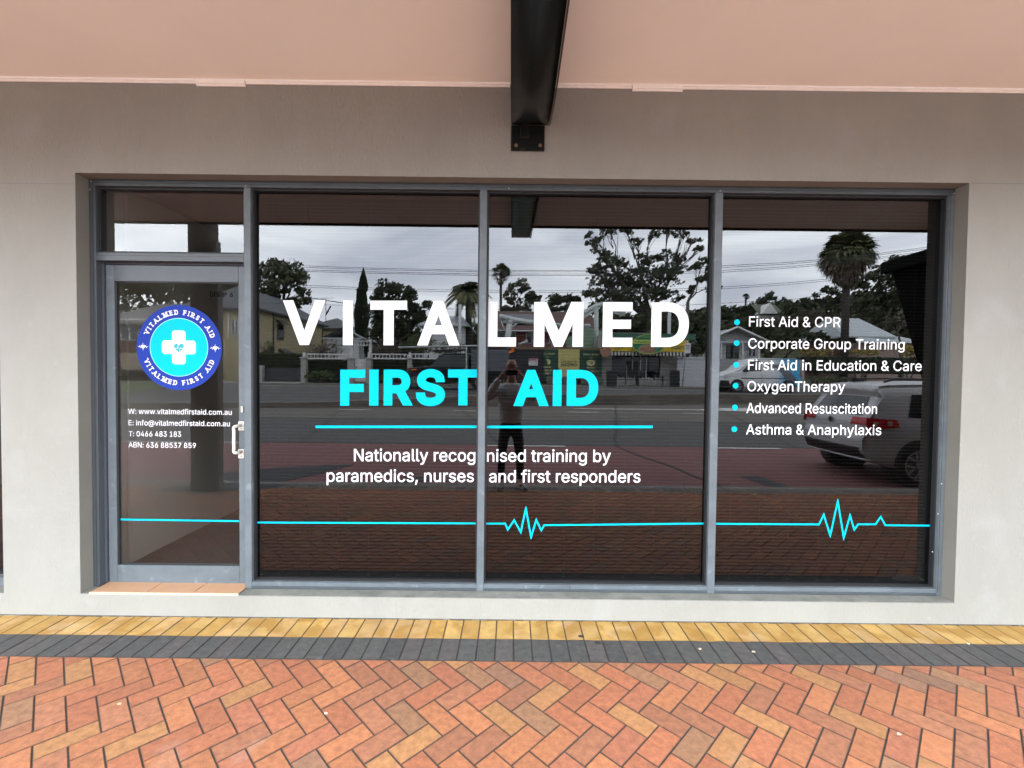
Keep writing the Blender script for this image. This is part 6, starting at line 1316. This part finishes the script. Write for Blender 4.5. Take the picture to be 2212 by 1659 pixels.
for k in range(7): b.tube([(ox+1.8+k*.55, yy-.65, gz_+2.02+k*.025), (ox+1.8+k*.55, yy+.65, gz_+2.02+k*.025)], .025, 6)
b.build('roof_rack', M_trimb, ov)
ld = thing('ladder', 'long aluminium ladder strapped on the roof rack', 'ladder', (ox+2.6, yy, gz_+2.2)); b = MB()
for y_ in (.15, .5): b.tube([(ox-.25, yy+y_, gz_+2.16), (ox+5.5, yy+y_, gz_+2.34)], .04, 6)
b.build('stile', M_steelw, ld); b = MB()
for k in range(16): x = ox-.1+k*.36; b.tube([(x, yy+.15, gz_+2.165+k*.0113), (x, yy+.5, gz_+2.165+k*.0113)], .018, 5)
b.build('rung', M_steelw, ld)
O_.wheels(ov, (2.85,), .40, .26, .6); 
O2 = Car(5.6, 1.85, [(0, 1), (5.6, 1)], [(0, .5), (5.6, .5)], [(0, 0), (1, 0)], [(0, 0), (1, 0)], [(0, 1), (2, 1)], ox, wy(24.5), gz_, 1); O2.wheels(ov, (4.05,), .40, .26, .6)
b = MB(); b.box(ox+3.32, ox+3.38, yy+.93, yy+.99, gz_+1.0, gz_+2.25); b.build('snorkel', M_steelw, ov)

# ------------------------------------------------------------------ the photographer
pm = thing('person', 'bald man in a pale grey sweatshirt and black trousers photographing the window', 'person', (0, -3.35, 0))
M_skin = mat('skin', (.42, .22, .16), .5, .08, 20); M_sweat = mat('grey_sweatshirt', (.68, .70, .74), .9, .2, 5, .3, 40, col2=(.5, .52, .56)); M_trous = mat('black_trousers', (.012, .012, .014), .85, .2, 8); M_shoe = mat('white_trainers', (.42, .42, .42), .6, .2, 12)
def skin(name, verts, edges, m, par, root=0, lv=2):
    me = bpy.data.meshes.new(name); me.from_pydata([(v[0]-parent_loc(par)[0], v[1]-parent_loc(par)[1], v[2]-parent_loc(par)[2]) for v in verts], edges, []); o = bpy.data.objects.new(name, me); C.objects.link(o); o.parent = par; me.materials.append(m)
    md = o.modifiers.new('skin', 'SKIN'); sk = me.skin_vertices[0].data if me.skin_vertices else None
    if sk is None:
        me.skin_vertices.new() if hasattr(me.skin_vertices, 'new') else None
    sk = me.skin_vertices[0].data
    for i, v in enumerate(verts): r = v[3]; sk[i].radius = (r[0], r[1]) if isinstance(r, tuple) else (r, r)
    sk[root].use_root = True; md.use_smooth_shade = True; ss_ = o.modifiers.new('sub', 'SUBSURF'); ss_.levels = lv; ss_.render_levels = lv
    return o
PY = -3.36
V = [(0, PY, .98, .08), (0, PY+.01, 1.2, .08), (0, PY, 1.42, (.10, .07)), (0, PY-.005, 1.53, .062), (0, PY+.01, 1.60, .062), (0, PY+.035, 1.652, (.074, .082)), (0, PY+.028, 1.70, (.086, .100)), (0, PY+.018, 1.75, (.092, .110)), (0, PY+.008, 1.80, (.090, .108)), (0, PY+.002, 1.838, (.074, .090)), (0, PY, 1.862, (.046, .056))]; E_ = [(i, i+1) for i in range(10)]
def add(p, v): V.append(v); E_.append((p, len(V)-1)); return len(V)-1
n_ = add(6, (0, PY+.135, 1.70, .014))
for sx in (-1, 1):
    add(7, (sx*.094, PY+.005, 1.735, .018))
    sh_ = add(2, (sx*.18, PY, 1.44, .045)); el_ = add(sh_, (sx*.335, PY+.09, 1.31, .032)); wr = add(el_, (sx*.165, PY+.235, 1.60, .027)); pa = add(wr, (sx*.122, PY+.252, 1.655, .026))
    for f_ in range(4):
        zf = 1.705-f_*.021; a_ = add(pa, (sx*(.112-.002*f_), PY+.275, zf-.005, .0105)); b2_ = add(a_, (sx*.098, PY+.302, zf, .0095)); add(b2_, (sx*(.070+.004*f_), PY+.306, zf, .0085))
    t1_ = add(pa, (sx*.105, PY+.245, 1.632, .0115)); add(t1_, (sx*.075, PY+.25, 1.625, .0095))
    th_ = add(0, (sx*.10, PY, .88, .07)); kn = add(th_, (sx*.125, PY+.04, .50, .05)); an_ = add(kn, (sx*.14, PY+.02, .10, .036)); add(an_, (sx*.16, PY+.2, .05, .03))
skin('body', V, E_, M_skin, pm)
for sx in (-1, 1):
    b = MB(); b.ball((sx*.031, PY+.106, 1.752), .012, .009, .007, 10, 6); b.build('eye', M_dark, pm); b = MB(); b.box(sx*.031-.015, sx*.031+.015, PY+.104, PY+.112, 1.772, 1.776, bev=.001); b.build('eyebrow', mat('brow_hair', (.06, .04, .03), .8), pm)
b = MB(); b.box(-.026, .026, PY+.100, PY+.107, 1.643, 1.649, bev=.002); b.build('mouth', mat('lip', (.30, .10, .09), .5), pm)
V = [(0, PY, .90, (.185, .14)), (0, PY+.005, 1.06, (.200, .145)), (0, PY+.01, 1.25, (.205, .145)), (0, PY, 1.40, (.205, .13)), (0, PY, 1.49, (.13, .095)), (0, PY, 1.535, (.072, .072))]; E_ = [(i, i+1) for i in range(5)]
for sx in (-1, 1):
    a_ = add(3, (sx*.20, PY, 1.44, .092)); b2_ = add(a_, (sx*.285, PY+.045, 1.36, .082)); c_ = add(b2_, (sx*.345, PY+.095, 1.30, .074)); d_ = add(c_, (sx*.26, PY+.165, 1.44, .064)); add(d_, (sx*.170, PY+.232, 1.595, .048))
skin('sweatshirt', V, E_, M_sweat, pm)
b = MB()
for k in range(20):
    a0_, a1_ = 2*math.pi*k/20, 2*math.pi*(k+1)/20; b.poly([(-.105+math.cos(a)*q, PY+.142+.003*0, 1.37+math.sin(a)*q*1.1) for a, q in ((a0_, .020), (a0_, .031), (a1_, .031), (a1_, .020))])
b.build('chest_badge', mat('navy_print', (.02, .03, .07), .7), pm)
V = [(0, PY, .99, (.165, .125)), (0, PY, .88, (.175, .13))]; E_ = [(0, 1)]
for sx in (-1, 1):
    a_ = add(1, (sx*.095, PY+.005, .80, .092)); b2_ = add(a_, (sx*.118, PY+.03, .62, .080)); c_ = add(b2_, (sx*.128, PY+.045, .48, .068)); d_ = add(c_, (sx*.138, PY+.02, .28, .062)); add(d_, (sx*.145, PY+.015, .10, .052))
skin('trousers', V, E_, M_trous, pm)
for sx in (-1, 1):
    ax, tx = sx*.145, sx*(.165 if sx < 0 else .21); V = [(ax, PY+.01, .085, .042), (ax, PY-.015, .045, .042), (ax+(tx-ax)*.4, PY+.10, .045, .043), (ax+(tx-ax)*.8, PY+.19, .038, .040), (tx, PY+.25, .034, .030)]; skin('shoe', V, [(0, 1), (1, 2), (2, 3), (3, 4)], M_shoe, pm)
    b = MB(); b.tube([(ax-.0, PY-.045, .012), (ax+(tx-ax)*.5, PY+.1, .012), (tx, PY+.27, .012)], [.036, .044, .034], 10); b.build('shoe_sole', M_shoe, pm)
b = MB(); b.box(-.078, .082, -3.104, -3.0965, 1.638, 1.716, bev=.003); ph = b.build('phone', mat('black_phone_glass', (.010, .010, .012), .15)); tag(ph, 'black phone held up sideways in both hands', 'phone')
